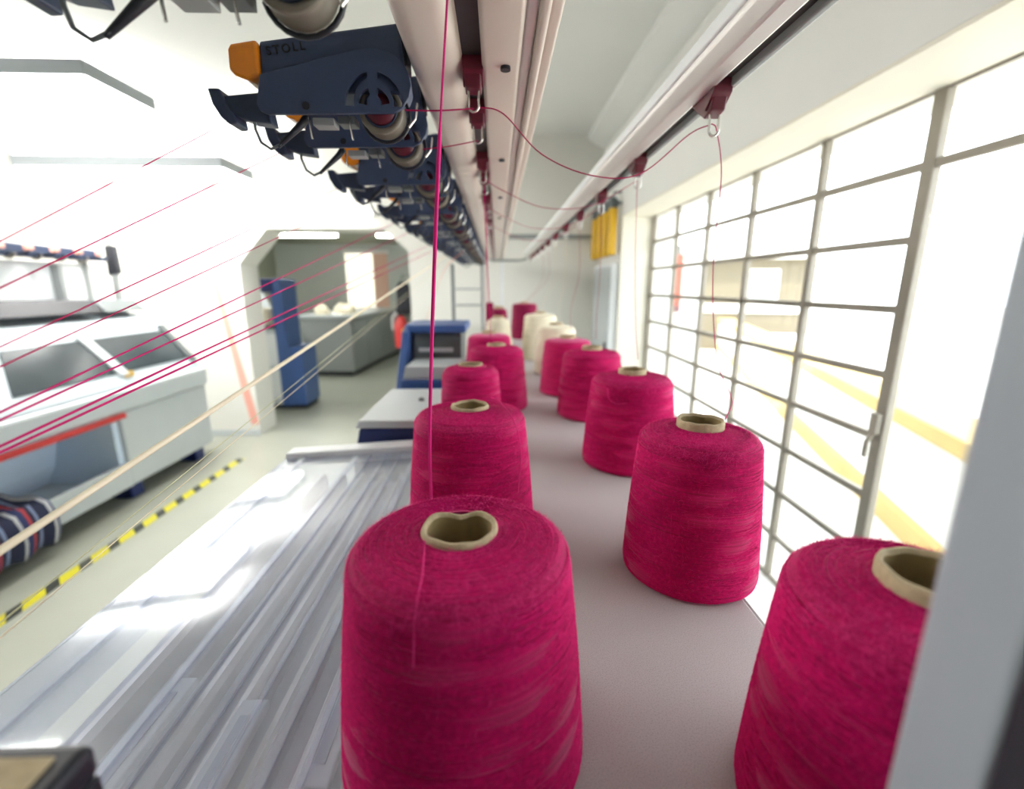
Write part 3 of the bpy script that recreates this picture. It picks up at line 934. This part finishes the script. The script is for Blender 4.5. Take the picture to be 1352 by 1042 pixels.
cone((-0.040, 0.648, Z), 'magenta yarn cone directly behind the front one', detail=2, seed=4, rot=1.2, above=0.005)
cone((-0.060, 1.02, Z), 'smaller half used magenta yarn cone, third in the left row', rt=0.062, rb=0.070, detail=1, seed=5, rot=2.2, above=0.004)
cone((-0.003, 1.367, Z), 'magenta yarn cone behind the half used cone', detail=1, seed=6, rot=3.0, above=0.006)
cone((-0.030, 1.725, Z), 'fifth magenta yarn cone of the left row, next to blue machine', detail=0, seed=7)
cone((0.006, 2.30, Z), 'cream yarn cone in the left row before a crimson one', 'cream', rt=0.055, rb=0.080, h=0.205, seed=8)
cone((0.012, 2.95, Z), 'small crimson yarn cone behind the cream one in the left row', 'crimson', rt=0.05, rb=0.062, h=0.225, seed=9)
cone((0.252, 0.230, Z), 'magenta yarn cone half hidden by the grey post', rt=0.074, rb=0.086, detail=2, seed=10, rot=0.4)
cone((0.246, 0.533, Z), 'magenta yarn cone in the right row hanging over the shelf edge', rt=0.0705, rb=0.0815, h=0.190, detail=2, seed=12, rot=2.0)
cone((0.270, 0.907, Z), 'magenta yarn cone with a curled loose end, third in the right row', detail=2, seed=13, rot=0.9)
cone((0.262, 1.27, Z), 'magenta yarn cone fourth in the right row', detail=1, seed=14, rot=1.9)
cone((0.238, 1.56, Z), 'magenta yarn cone next to the cream ones in the right row', detail=0, seed=15)
cone((0.245, 1.93, Z), 'nearer of the two cream yarn cones in the right row', 'cream', h=0.20, seed=16)
cone((0.215, 2.33, Z), 'farther and taller of the two cream yarn cones in the right row', 'cream', h=0.225, seed=17)
cone((0.190, 3.25, Z), 'crimson yarn cone at the far end of the right row', 'crimson', rt=0.085, h=0.245, seed=18)
sp = thing('spool', (-0.04, 2.62, SH + 0.0005), 'slim dark crimson spool standing behind the left row', 'spool')
MB().lathe([(0.022, 0.0), (0.022, 0.010), (0.014, 0.012), (0.014, 0.03)], 20).build('foot', M['black'], sp)
MB().lathe([(0.020, 0.03), (0.024, 0.05), (0.021, 0.26), (0.012, 0.27)], 20).build('winding', M['crimson'], sp)

# ------------------------------------------------------------------ yarn strands
def strand(pts, r, m, label, n=6, smooth=8):
    p = smooth_path(pts, smooth) if len(pts) > 2 else [Vector(pts[0]), Vector(pts[1])]
    o = Vector(p[0])
    ob = MB().tube([q - o for q in p], r, n).build('yarn_strand', m)
    ob.location = o
    return tag(ob, label, 'yarn', 'yarn strands')
strand([(-0.050, 0.286, SH + 0.1885), (-0.047, 0.255, SH + 0.1865), (-0.047, 0.238, SH + 0.1815), (-0.048, 0.2285, SH + 0.173), (-0.0485, 0.2245, SH + 0.160), (-0.049, 0.2225, SH + 0.146)], 0.00045, M['fuzz'], 'loose magenta end lying over the shoulder of the front cone')
strand([(-0.040, 0.47, 1.783), (-0.052, 0.47, 1.658), (-0.066, 0.49, 1.513), (-0.079, 0.52, 1.374), (-0.086, 0.552, 1.30), (-0.088, 0.567, 1.24)], [0.0011] * 8 + [0.0021] * 33, M['bright_strand'], 'thick magenta strand hanging straight down before the wide rail')
strand([(0.205, 0.838, SH + 0.172), (0.208, 0.8345, SH + 0.152), (0.222, 0.8285, SH + 0.144), (0.240, 0.8275, SH + 0.146)], 0.0007, M['fuzz'], 'curled loose magenta end on the third cone of the right row')
strand([(-0.010, 0.655, SH + 0.20), (0.002, 0.652, SH + 0.194), (0.020, 0.60, SH + 0.184), (0.030, 0.575, SH + 0.15), (0.026, 0.566, SH + 0.09)], 0.0006, M['fuzz'], 'loose magenta end trailing down the second left cone')
strand([(-0.018, 1.34, SH + 0.195), (-0.022, 1.20, 1.55), (-0.027, 1.10, 1.745)], 0.0011, M['strand'], 'magenta strand rising from the fourth left cone to the rail')
strand([(-0.040, 1.70, SH + 0.20), (-0.037, 1.60, 1.55), (-0.027, 1.48, 1.745)], 0.0010, M['rose_strand'], 'thin magenta strand rising from the fifth left cone')
# window-side cone to the narrow rail, across to the wide rail and on to the feeder
ey = (0.293, 0.685, RZ - 0.036)
strand([(0.290, 0.560, SH + 0.191), (0.322, 0.61, SH + 0.205), (0.322, 0.66, 1.42), (0.316, 0.68, 1.50), (0.312, 0.685, 1.58), (0.312, 0.685, 1.68), (0.300, 0.685, 1.735), ey], 0.0007, M['strand'], 'magenta strand looping from the right row cone up to the window rail')
strand([ey, (0.268, 0.70, RZ - 0.045), (0.20, 0.69, RZ - 0.098), (0.13, 0.675, RZ - 0.104), (0.06, 0.66, RZ - 0.082), (0.01, 0.645, RZ - 0.040), (-0.022, 0.64, RZ - 0.034)], 0.0008, M['rose_strand'], 'crimson strand sagging between the two rails, nearest the camera')
strand([(-0.027, 0.64, RZ - 0.036), (-0.07, 0.63, RZ - 0.042), (-0.11, 0.63, RZ - 0.042)], 0.0009, M['rose_strand'], 'short crimson strand from the first guide to its feeder')
strand([(-0.027, 0.77, RZ - 0.036), (-0.07, 0.766, RZ - 0.045), (-0.11, 0.765, RZ - 0.05)], 0.0008, M['rose_strand'], 'short crimson strand from the second guide to its feeder')
for k, yy in enumerate((1.03, 1.375, 1.72)):
    strand([(0.293, yy, RZ - 0.036), (0.20, yy, RZ - 0.085), (0.10, yy, RZ - 0.090), (0.02, yy, RZ - 0.06), (-0.025, yy, RZ - 0.036)], 0.0008, M['rose_strand'], 'crimson strand sagging between the two rails, %s from the camera' % ORD[k + 1])
for k in range(1, 8):
    yy = right_y[k] - 0.02
    cy_ = [0, 0.907, 1.27, 1.56, 1.93, 2.33, 3.25, 3.25][k]
    cx_ = [0, 0.270, 0.262, 0.238, 0.245, 0.215, 0.19, 0.19][k]
    m_ = M['cream_strand'] if k in (4, 5) else M['rose_strand']
    strand([(0.293, yy, RZ - 0.036), (0.296, yy - 0.01, 1.58), (cx_ + 0.02, (yy + cy_) / 2, 1.45), (cx_ + 0.01 - 0.004 * (k == 7), cy_, SH + 0.215 + 0.05 * (k > 5))], 0.0006, m_, 'thin strand dropping from the %s guide of the window rail to its cone' % ORD[k])
# from the paddles of the feeders to the tension bracket at the near left
def paddle(k):
    return Vector((UX - 0.135, unit_y[k] + 0.015, UZ - 0.042))
XS = -0.335
from_left = [  # unit index, height where the strand leaves the frame, its distance there, radius, material, description
    (1, 1.560, 0.340, 0.0005, 'rose_strand', 'uppermost thin strand running from the lettered feeder to the left'),
    (2, 1.529, 0.332, 0.0006, 'rose_strand', 'second strand from the top running out of the left edge'),
    (3, 1.490, 0.322, 0.0006, 'rose_strand', 'third strand from the top running out of the left edge'),
    (4, 1.477, 0.319, 0.0006, 'rose_strand', 'fourth strand from the top running out of the left edge'),
    (6, 1.447, 0.311, 0.0008, 'strand', 'upper of the close pair of bright magenta strands at left'),
    (7, 1.442, 0.310, 0.0008, 'strand', 'lower of the close pair of bright magenta strands at left'),
    (10, 1.425, 0.307, 0.0010, 'strand', 'upper of the thick magenta strands above the cream one'),
    (11, 1.421, 0.306, 0.0010, 'strand', 'lower of the thick magenta strands above the cream one'),
    (14, 1.357, 0.292, 0.0029, 'cream_strand', 'thick cream strand crossing the left aisle'),
    (15, 1.310, 0.280, 0.0005, 'pale_strand', 'pale green thin strand below the thick cream one'),
    (16, 1.300, 0.276, 0.0005, 'cream_strand', 'lowest thin pale strand crossing the yellow tape'),
]
ends = []
for k, z, yv, r, m_, lb in from_left:
    a = paddle(k); b = Vector((XS, yv, z))
    e = a + (b - a) * ((a.y - 0.12) / (a.y - b.y))
    ends.append(e)
    strand([a, e], r, M[m_], lb)
tb = thing('tension_bracket', (XS, 0.10, 1.14), 'steel yarn tension bracket beside the camera at left', 'bracket')
box('plate', (-0.012, -0.02, 0.0), (-0.006, 0.02, 0.52), M['alu'], tb, 0.001)
box('foot', (-0.02, -0.03, 0.0), (0.02, 0.03, 0.006), M['alu'], tb, 0.001)
for e in ends:
    MB().tube([(-0.008, 0.02, e.z - 1.14), (0.006, 0.02, e.z - 1.14)], 0.004, 8).build('eyelet', M['steel'], tb)
strand([(-0.175, 3.0, 1.76), (-0.33, 3.0, 1.62), (-0.47, 3.0, 1.25), (-0.55, 3.0, 0.9), (-0.50, 3.0, 0.55)], 0.002, M['salmon'], 'pink strand hanging in a curve before the back wall')

# ------------------------------------------------------------------ far-left machine
lm = thing('knitting_machine', (-2.65, 3.0, 0), 'light grey flat knitting machine with red bar across the aisle', 'machine')
X = lambda v: v + 2.65
Yr = lambda v: v - 3.0
def lbox(n, a, b, m, p=lm, bv=0.0):
    return box(n, (X(a[0]), Yr(a[1]), a[2]), (X(b[0]), Yr(b[1]), b[2]), m, p, bv)
# right-hand (far) front panel with rounded end, plan polygon
pl_ = [(-2.65, 3.22), (-3.5, 3.22), (-3.5, 4.30), (-2.80, 4.30)]
for k in range(7):
    a = math.radians(90 - 90 * k / 6)
    pl_.append((-2.80 + 0.15 * math.cos(a), 4.15 + 0.15 * math.sin(a)))
MB().prism([(X(a), Yr(b)) for a, b in pl_], 0.12, 0.66, 'Z').build('end_panel', M['mgrey'], lm, 0.01)
pl2 = [(-2.63, 1.2), (-3.5, 1.2), (-3.5, 4.32), (-2.78, 4.32)]
for k in range(7):
    a = math.radians(90 - 90 * k / 6)
    pl2.append((-2.78 + 0.15 * math.cos(a), 4.17 + 0.15 * math.sin(a)))
MB().prism([(X(a), Yr(b)) for a, b in pl2], 0.665, 0.82, 'Z').build('front_rail', M['mgrey'], lm, 0.02)
lbox('red_bar', (-2.645, 1.2, 0.625), (-2.62, 3.24, 0.662), M['red'], lm, 0.004)
lbox('bin_floor', (-3.3, 1.2, 0.12), (-2.65, 3.22, 0.16), M['mgrey'], lm)
lbox('bin_lip', (-2.67, 1.2, 0.12), (-2.645, 3.22, 0.30), M['mgrey'], lm, 0.006)
MB().prism([(X(-3.02), 0.66), (X(-3.06), 0.5), (X(-3.12), 0.3), (X(-3.2), 0.16), (X(-3.3), 0.16), (X(-3.3), 0.66)], Yr(1.2), Yr(3.2)).build('bin_back', M['bin_lit_tint'], lm)
lbox('bin_side', (-3.3, 3.17, 0.16), (-2.68, 3.22, 0.64), M['bin_lit_tint'], lm)
for y in (1.5, 3.25, 4.0):
    lbox('foot', (-2.85, y, 0.0), (-2.70, y + 0.12, 0.12), M['mblue_d'], lm, 0.006)
    lbox('rear_foot', (-3.45, y, 0.0), (-3.3, y + 0.12, 0.12), M['mblue_d'], lm, 0.006)
lbox('under_machine_shade', (-3.4, 1.25, 0.005), (-2.88, 4.2, 0.12), M['black'], lm)  # black block put in as the shade under the machine
# hood
hood = MB().prism([(X(-2.66), 0.82), (X(-2.70), 0.88), (X(-2.93), 1.19), (X(-3.05), 1.27), (X(-3.30), 1.34), (X(-3.5), 1.34), (X(-3.5), 0.82)], Yr(1.2), Yr(4.22)).build('hood', M['hoodgrey'], lm, 0.02)
def hp(t, off=0.006):
    a = Vector((-2.71, 0, 0.895)); b = Vector((-2.92, 0, 1.18))
    p = a.lerp(b, t); n = Vector((0.81, 0, 0.587))
    return p + n * off
def slope_plate(n_, y0, y1, t0, t1, o0, o1, m_, parent, y0t=None, y1t=None):
    y0t = y0 if y0t is None else y0t; y1t = y1 if y1t is None else y1t
    vs_ = []
    for o_ in (o0, o1):
        for t, ya, yb in ((t0, y0, y1), (t1, y0t, y1t)):
            p = hp(t, o_)
            vs_ += [(X(p.x), Yr(ya), p.z), (X(p.x), Yr(yb), p.z)]
    return MB().add(vs_, [(4, 5, 7, 6), (0, 2, 3, 1), (0, 1, 5, 4), (2, 6, 7, 3), (0, 4, 6, 2), (1, 3, 7, 5)]).build(n_, m_, parent)
slope_plate('viewing_window', 1.4, 2.45, 0.08, 0.92, -0.002, 0.006, M['dark_glass'], lm)
slope_plate('viewing_window', 2.62, 3.36, 0.08, 0.92, -0.002, 0.006, M['dark_glass'], lm, 2.78, 3.30)
slope_plate('viewing_window', 3.44, 4.12, 0.08, 0.92, -0.002, 0.006, M['dark_glass'], lm, 3.38, 4.10)
slope_plate('window_bar', 3.36, 3.44, 0.0, 1.0, 0.0, 0.02, M['mgrey'], lm, 3.30, 3.38)
slope_plate('end_frame', 4.13, 4.20, -0.05, 1.05, 0.0, 0.02, M['dkgrey'], lm, 4.11, 4.18)
lbox('window_latch', (-2.74, 3.40, 0.88), (-2.70, 3.48, 0.92), M['yellow'], lm, 0.004)
MB().prism([(X(-3.05), 1.33), (X(-3.12), 1.43), (X(-3.45), 1.43), (X(-3.45), 1.33)], Yr(2.95), Yr(3.75)).build('raised_flap', M['black'], lm, 0.01)
MB().prism([(X(-3.05), 1.33), (X(-3.14), 1.42), (X(-3.45), 1.42), (X(-3.45), 1.33)], Yr(3.78), Yr(4.20)).build('top_flap', M['dkgrey'], lm, 0.01)
lbox('emergency_button', (-3.02, 2.62, 1.285), (-2.97, 2.68, 1.31), M['orange'], lm, 0.006)
# its yarn board, rail and feeders
lbox('yarn_board', (-3.62, 1.2, 1.34), (-3.57, 4.45, 1.72), M['mwhite'], lm, 0.006)
for y in (3.0, 3.95):
    lbox('board_bracket', (-3.57, y, 1.34), (-3.50, y + 0.03, 1.70), M['midgrey'], lm)
lbox('feeder_rail', (-3.62, 1.2, 1.74), (-3.50, 4.35, 1.80), M['ivory'], lm, 0.01)
lbox('rail_post', (-3.60, 4.25, 1.34), (-3.56, 4.30, 1.74), M['midgrey'], lm)
up2 = unit_proto(False)
for c_ in up2.children:
    if c_.name.startswith('signal_lamp'):
        c_.data.materials[0] = M['salmon']
fy = [2.35 + 0.2 * k for k in range(10)]
for k, y in enumerate(fy):
    o = up2 if k == 0 else copy_tree(up2)
    o.location = (-3.40, y, 1.775)
    o.rotation_euler.z = PI
    tag(o, 'small blurred blue yarn feeder, %s from the left on the far machine' % ORD[k], 'yarn feeder', 'yarn feeders of the far machine')
sl = thing('work_lamp', (-3.42, 4.40, 1.62), 'black machine lamp head with round white lens on far machine', 'lamp')
MB().prism([(-0.04, 0.0), (0.05, 0.02), (0.045, 0.26), (-0.03, 0.26)], -0.03, 0.03).build('head', M['black'], sl, 0.01)
MB().tube([(0, 0, 0.26), (-0.02, 0, 0.40), (-0.06, 0, 0.50), (-0.07, 0.0, 0.62)], 0.012, 8).build('arm', M['midgrey'], sl)
MB().lathe([(0.05, -0.02), (0.05, 0), (0.03, 0.012)], 20, 'Y', (-0.03, -0.05, 0.30)).build('lens', M['mwhite'], sl)
box('stem', (-0.02, -0.02, -0.28), (0.02, 0.02, 0.02), M['midgrey'], sl)
ctl = thing('stop_motion_box', (-3.44, 3.2, 1.80), 'grey control box on a stalk above the far machine rail', 'box')
MB().tube([(0, 0, 0), (0, 0, 0.38)], 0.014, 8).build('stalk', M['midgrey'], ctl)
box('case', (-0.03, -0.05, 0.15), (0.06, 0.06, 0.30), M['midgrey'], ctl, 0.008)
MB().lathe([(0.035, 0), (0.035, 0.02)], 16, 'X', (0.06, 0.0, 0.235)).build('dial', M['maroon'], ctl)
# striped knit in the bin
kn = MB()
nu, nv = 24, 18
vs_ = []
for i in range(nu + 1):
    for j in range(nv + 1):
        y = 1.72 + 0.84 * i / nu
        t = j / nv
        if t < 0.72:
            x = -3.12 + 0.50 * t / 0.72
            z = 0.345 + 0.03 * math.sin(t * 7) + 0.018 * math.sin(i * 1.3 + j * 0.7)
        else:
            q = (t - 0.72) / 0.28
            x = -2.62 + 0.03 * math.sin(q * PI) + 0.008 * math.sin(i * 1.1)
            z = 0.345 + 0.03 * math.sin(5.04) - 0.24 * q + 0.012 * math.sin(i * 1.3)
        vs_.append((x + 2.85, y - 2.3, z))
fs_ = [(i * (nv + 1) + j, (i + 1) * (nv + 1) + j, (i + 1) * (nv + 1) + j + 1, i * (nv + 1) + j + 1) for i in range(nu) for j in range(nv)]
kn.add(vs_, fs_, True)
ko = kn.build('knitted_fabric', M['stripes'])
ko.location = (-2.85, 2.3, 0.0)
sdm = ko.modifiers.new('thick', 'SOLIDIFY'); sdm.thickness = 0.02
tag(ko, 'heap of dark striped knitted fabric in the machine bin', 'fabric')

tp = box('hazard_tape', (-0.035, -2.0, 0.0005), (0.035, 2.0, 0.0025), M['tape'])
tp.location = (-2.335, 2.05, 0)
tag(tp, 'yellow and black hazard tape stuck along the floor', 'tape')

# ------------------------------------------------------------------ wall furniture
wlm = thing('wall_lamp', (-1.72, BACK - 0.04, 2.18), 'long white tube lamp on the lintel above the opening', 'lamp')
box('batten', (-0.55, 0.0, 0.0), (0.55, 0.038, 0.05), M['mwhite'], wlm, 0.004)
MB().tube([(-0.53, -0.018, 0.02), (0.53, -0.018, 0.02)], 0.018, 10).build('tube', M['tube_lit'], wlm)
sw = tag(MB().add([(-2.78, BACK - 0.004, 1.55), (-2.72, BACK - 0.004, 1.55), (-2.50, BACK - 0.004, 0.12), (-2.58, BACK - 0.004, 0.12),
                   (-2.78, BACK - 0.001, 1.55), (-2.72, BACK - 0.001, 1.55), (-2.50, BACK - 0.001, 0.12), (-2.58, BACK - 0.001, 0.12)],
                  [(3, 2, 1, 0), (4, 5, 6, 7), (0, 1, 5, 4), (1, 2, 6, 5), (2, 3, 7, 6), (3, 0, 4, 7)]).build('wall_stripe', M['salmon']), 'faded salmon stripe slanting down the wall beside the opening', 'stripe')
# yellow cylinders on the window wall
for k in range(4):
    y = 4.0 + 0.225 * k
    c_ = thing('yellow_cylinder', (0.955, y, 1.78), 'yellow capped filter cylinder on the wall, %s from the window' % ORD[k], 'filter', 'yellow filters on the window wall')
    MB().lathe([(0.02, 0.0), (0.036, 0.012), (0.038, 0.03), (0.038, 0.36), (0.034, 0.37)], 20).build('bowl', M['yellow'], c_)
    MB().lathe([(0.039, 0.37), (0.041, 0.38), (0.041, 0.43), (0.02, 0.45)], 20).build('cap', M['dkgrey'], c_)
    MB().tube([(0, 0, 0.45), (0, 0, 0.49), (0.065, 0, 0.49)], 0.012, 8).build('elbow', M['midgrey'], c_)
    box('bracket', (0.02, -0.02, 0.40), (0.065, 0.02, 0.42), M['dkgrey'], c_)
cp = thing('cabinet', (WX - 0.06, 4.3, 0), 'flat grey metal cabinet on the window wall under yellow filters', 'cabinet')
box('body', (0.0, -0.32, 0.02), (0.058, 0.36, 1.72), M['mwhite'], cp, 0.004)
dr = box('door', (-0.012, -0.30, 0.05), (0.0, 0.34, 1.69), M['mgrey'], cp, 0.003)
box('handle', (-0.03, -0.26, 0.9), (-0.012, -0.24, 1.05), M['dkgrey'], dr, 0.003)
rk = thing('wire_rack', (-0.26, 4.25, 0), 'black wire rack with two shelves at the back wall', 'rack')
for x in (-0.13, 0.13):
    for y in (-0.08, 0.08):
        MB().tube([(x, y, 0), (x, y, 1.72)], 0.008, 6).build('post', M['dkgrey'], rk)
for z in (1.36, 1.50):
    s_ = box('shelf', (-0.14, -0.09, z), (0.14, 0.09, z + 0.012), M['midgrey'], rk)

# ------------------------------------------------------------------ room beyond the opening
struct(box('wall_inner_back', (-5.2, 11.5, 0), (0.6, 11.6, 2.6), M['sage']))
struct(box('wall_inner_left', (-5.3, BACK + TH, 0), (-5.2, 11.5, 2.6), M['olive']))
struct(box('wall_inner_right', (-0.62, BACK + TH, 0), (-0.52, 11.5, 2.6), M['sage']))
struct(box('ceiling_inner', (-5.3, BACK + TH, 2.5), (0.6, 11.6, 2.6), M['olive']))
dd = struct(empty('door_1', (-3.25, 11.49, 0)), 'bright doorway in the far room')
box('door_leaf', (0.33, -0.03, 0), (0.66, 0.0, 2.28), M['peach'], dd)
box('glowing_doorway', (-0.32, -0.02, 0), (0.33, 0.0, 2.28), mat('doorway_daylight_glow', (0.8, 0.8, 0.75), 0.4, emit=(1.0, 0.95, 0.75), estr=0.75), dd)  # glowing sheet in place of daylight coming through the doorway
box('door_frame', (-0.36, -0.05, 2.28), (0.70, 0.0, 2.36), M['yard_white'], dd)
def tube_lamp(x, y, label, w=0.62):
    r = thing('ceiling_lamp', (x, y, 2.36), label, 'lamp', 'tube lamps of the far room')
    box('batten', (-w, -0.05, 0.03), (w, 0.05, 0.138), M['mwhite'], r, 0.004)
    for s_ in (-0.025, 0.025):
        MB().tube([(-w + 0.02, s_, 0.012), (w - 0.02, s_, 0.012)], 0.018, 10).build('tube', M['room_lit'], r)
tube_lamp(-3.33, 8.4, 'left of two lit tube lamps in the room beyond')
tube_lamp(-1.75, 8.4, 'right of two lit tube lamps in the room beyond', 0.3)
tube_lamp(-3.6, 6.3, 'added tube lamp, unseen behind the lintel, that brightens the room beyond')  # added out of sight for more light in the far room
# blue machine
bm = thing('winding_machine', (-2.75, 6.0, 0), 'tall blue and white machine standing beyond the opening', 'machine')
box('column', (0.02, -0.2, 0.05), (0.15, 0.25, 1.62), M['mblue'], bm, 0.01)
box('panel', (-0.28, -0.18, 0.06), (0.02, 0.22, 1.02), M['mgrey'], bm, 0.008)
box('lower_panel', (-0.26, -0.20, 0.14), (0.03, -0.18, 0.52), M['mwhite'], bm, 0.004)
box('upper_panel', (-0.26, -0.20, 0.56), (0.03, -0.18, 0.96), M['mwhite'], bm, 0.004)
box('gearbox', (0.15, -0.22, 0.06), (0.33, 0.25, 0.80), M['mblue'], bm, 0.012)
box('plinth', (-0.26, -0.16, 0.0), (0.31, 0.22, 0.06), M['black'], bm)
box('spindle_head', (-0.30, -0.22, 1.46), (0.06, 0.0, 1.62), M['mblue_d'], bm, 0.01)
box('yarn_tray', (-0.28, -0.2, 1.02), (0.04, 0.2, 1.06), M['black'], bm)
MB().lathe([(0.09, 0), (0.07, 0.20), (0.02, 0.21)], 20, 'Z', (-0.12, 0, 1.06)).build('wound_cone', M['cream'], bm)
# grey work tables / machines
gm = thing('sewing_table', (-2.75, 8.9, 0), 'long grey cabinet bench with fabric in the far room', 'bench')
gm.rotation_euler.z = -0.06
box('carcass', (-0.55, -0.85, 0.08), (0.32, 2.3, 1.0), M['midgrey'], gm, 0.01)
box('worktop', (-0.58, -0.9, 1.0), (0.36, 2.35, 1.05), M['mgrey'], gm, 0.008)
box('plinth', (-0.5, -0.8, 0.0), (0.27, 2.25, 0.08), M['black'], gm)
for k in range(4):
    box('door', (0.32, -0.80 + 0.77 * k, 0.12), (0.335, -0.09 + 0.77 * k, 0.96), M['midgrey'], gm, 0.004)
wm = thing('washing_machine', (-3.85, 7.6, 0), 'white slant fronted machine behind the blue one', 'machine')
MB().prism([(-0.4, 0.0), (0.4, 0.0), (0.4, 0.75), (0.1, 1.05), (-0.1, 1.5), (-0.4, 1.5)], -0.5, 0.5).build('casing', M['mgrey'], wm, 0.02)
box('control_panel', (-0.3, -0.52, 1.15), (-0.14, -0.5, 1.35), M['mwhite'], wm, 0.004)
MB().lathe([(0.14, -0.51), (0.14, -0.5)], 24, 'Y', (0.1, 0.0, 0.55)).build('porthole', M['dkgrey'], wm)
for k, (x, y) in enumerate(((-3.05, 8.30), (-2.86, 8.75), (-2.62, 8.40))):
    b_ = MB()
    n1, n2 = 12, 8
    vs_ = []
    for i in range(n2 + 1):
        for j in range(n1):
            a = 2 * PI * j / n1; e_ = PI / 2 * i / n2
            rr = 0.13 * math.cos(e_) * (1 + 0.2 * math.sin(3 * a + k * 2 + i))
            vs_.append((rr * math.cos(a), rr * math.sin(a), 0.16 * math.sin(e_) * (1 + 0.15 * math.sin(a * 2 + k))))
    b_.add(vs_, [(i * n1 + j, i * n1 + (j + 1) % n1, (i + 1) * n1 + (j + 1) % n1, (i + 1) * n1 + j) for i in range(n2) for j in range(n1)], True)
    o = b_.build('fabric_bundle', M['cream'])
    o.location = (x, y, 1.05)
    tag(o, ('cream fabric bundle at the left of the grey bench', 'cream fabric bundle in the middle of the grey bench', 'cream fabric bundle at the front right of the grey bench')[k], 'fabric', 'fabric bundles on the bench')
# fire extinguisher and black bag on the right jamb
fe = thing('fire_extinguisher', (-1.10, 5.40, 0.84), 'red fire extinguisher with yellow label hung by the opening', 'fire extinguisher')
MB().lathe([(0.07, 0.0), (0.075, 0.02), (0.075, 0.28), (0.05, 0.34), (0.02, 0.36)], 20).build('cylinder', M['red'], fe)
MB().prism([(0.02, 0.06), (0.07, 0.06), (0.07, 0.22), (0.02, 0.22)], -0.078, -0.06).build('label_plate', M['yellow'], fe)
MB().tube([(0, 0, 0.36), (0, 0, 0.42), (-0.05, -0.02, 0.42)], 0.015, 8).build('valve', M['black'], fe)
MB().tube([(-0.04, -0.03, 0.40), (-0.09, -0.04, 0.34), (-0.085, -0.04, 0.20)], 0.010, 8).build('hose', M['mwhite'], fe)
box('wall_bracket', (0.06, -0.03, 0.1), (0.475, 0.03, 0.14), M['dkgrey'], fe)
jk = thing('black_bag', (-1.10, 5.60, 1.20), 'black cloth bag hanging above the fire extinguisher', 'bag')
MB().prism([(-0.085, 0.02), (-0.06, 0.0), (0.07, 0.0), (0.09, 0.03), (0.075, 0.34), (0.03, 0.38), (-0.04, 0.38), (-0.07, 0.33)], -0.04, 0.05).build('body', M['black'], jk, 0.02)
MB().tube([(-0.03, 0, 0.37), (0, 0, 0.46), (0.03, 0, 0.37)], 0.006, 6).build('strap', M['black'], jk)
MB().tube([(0, 0, 0.455), (0.2, 0, 0.46), (0.475, 0, 0.46)], 0.008, 6).build('hook', M['midgrey'], jk)

dk = thing('air_duct', (-4.35, 4.25, 1.95), 'pale white air duct with wide collar hanging at upper left', 'duct')
MB().lathe([(0.10, 0.0), (0.11, 0.3), (0.13, 0.6), (0.15, 0.70)], 24).build('pipe', M['mwhite'], dk)
MB().lathe([(0.15, 0.70), (0.30, 0.74), (0.30, 0.78), (0.16, 0.80), (0.16, 0.955)], 24).build('collar', M['mgrey'], dk)
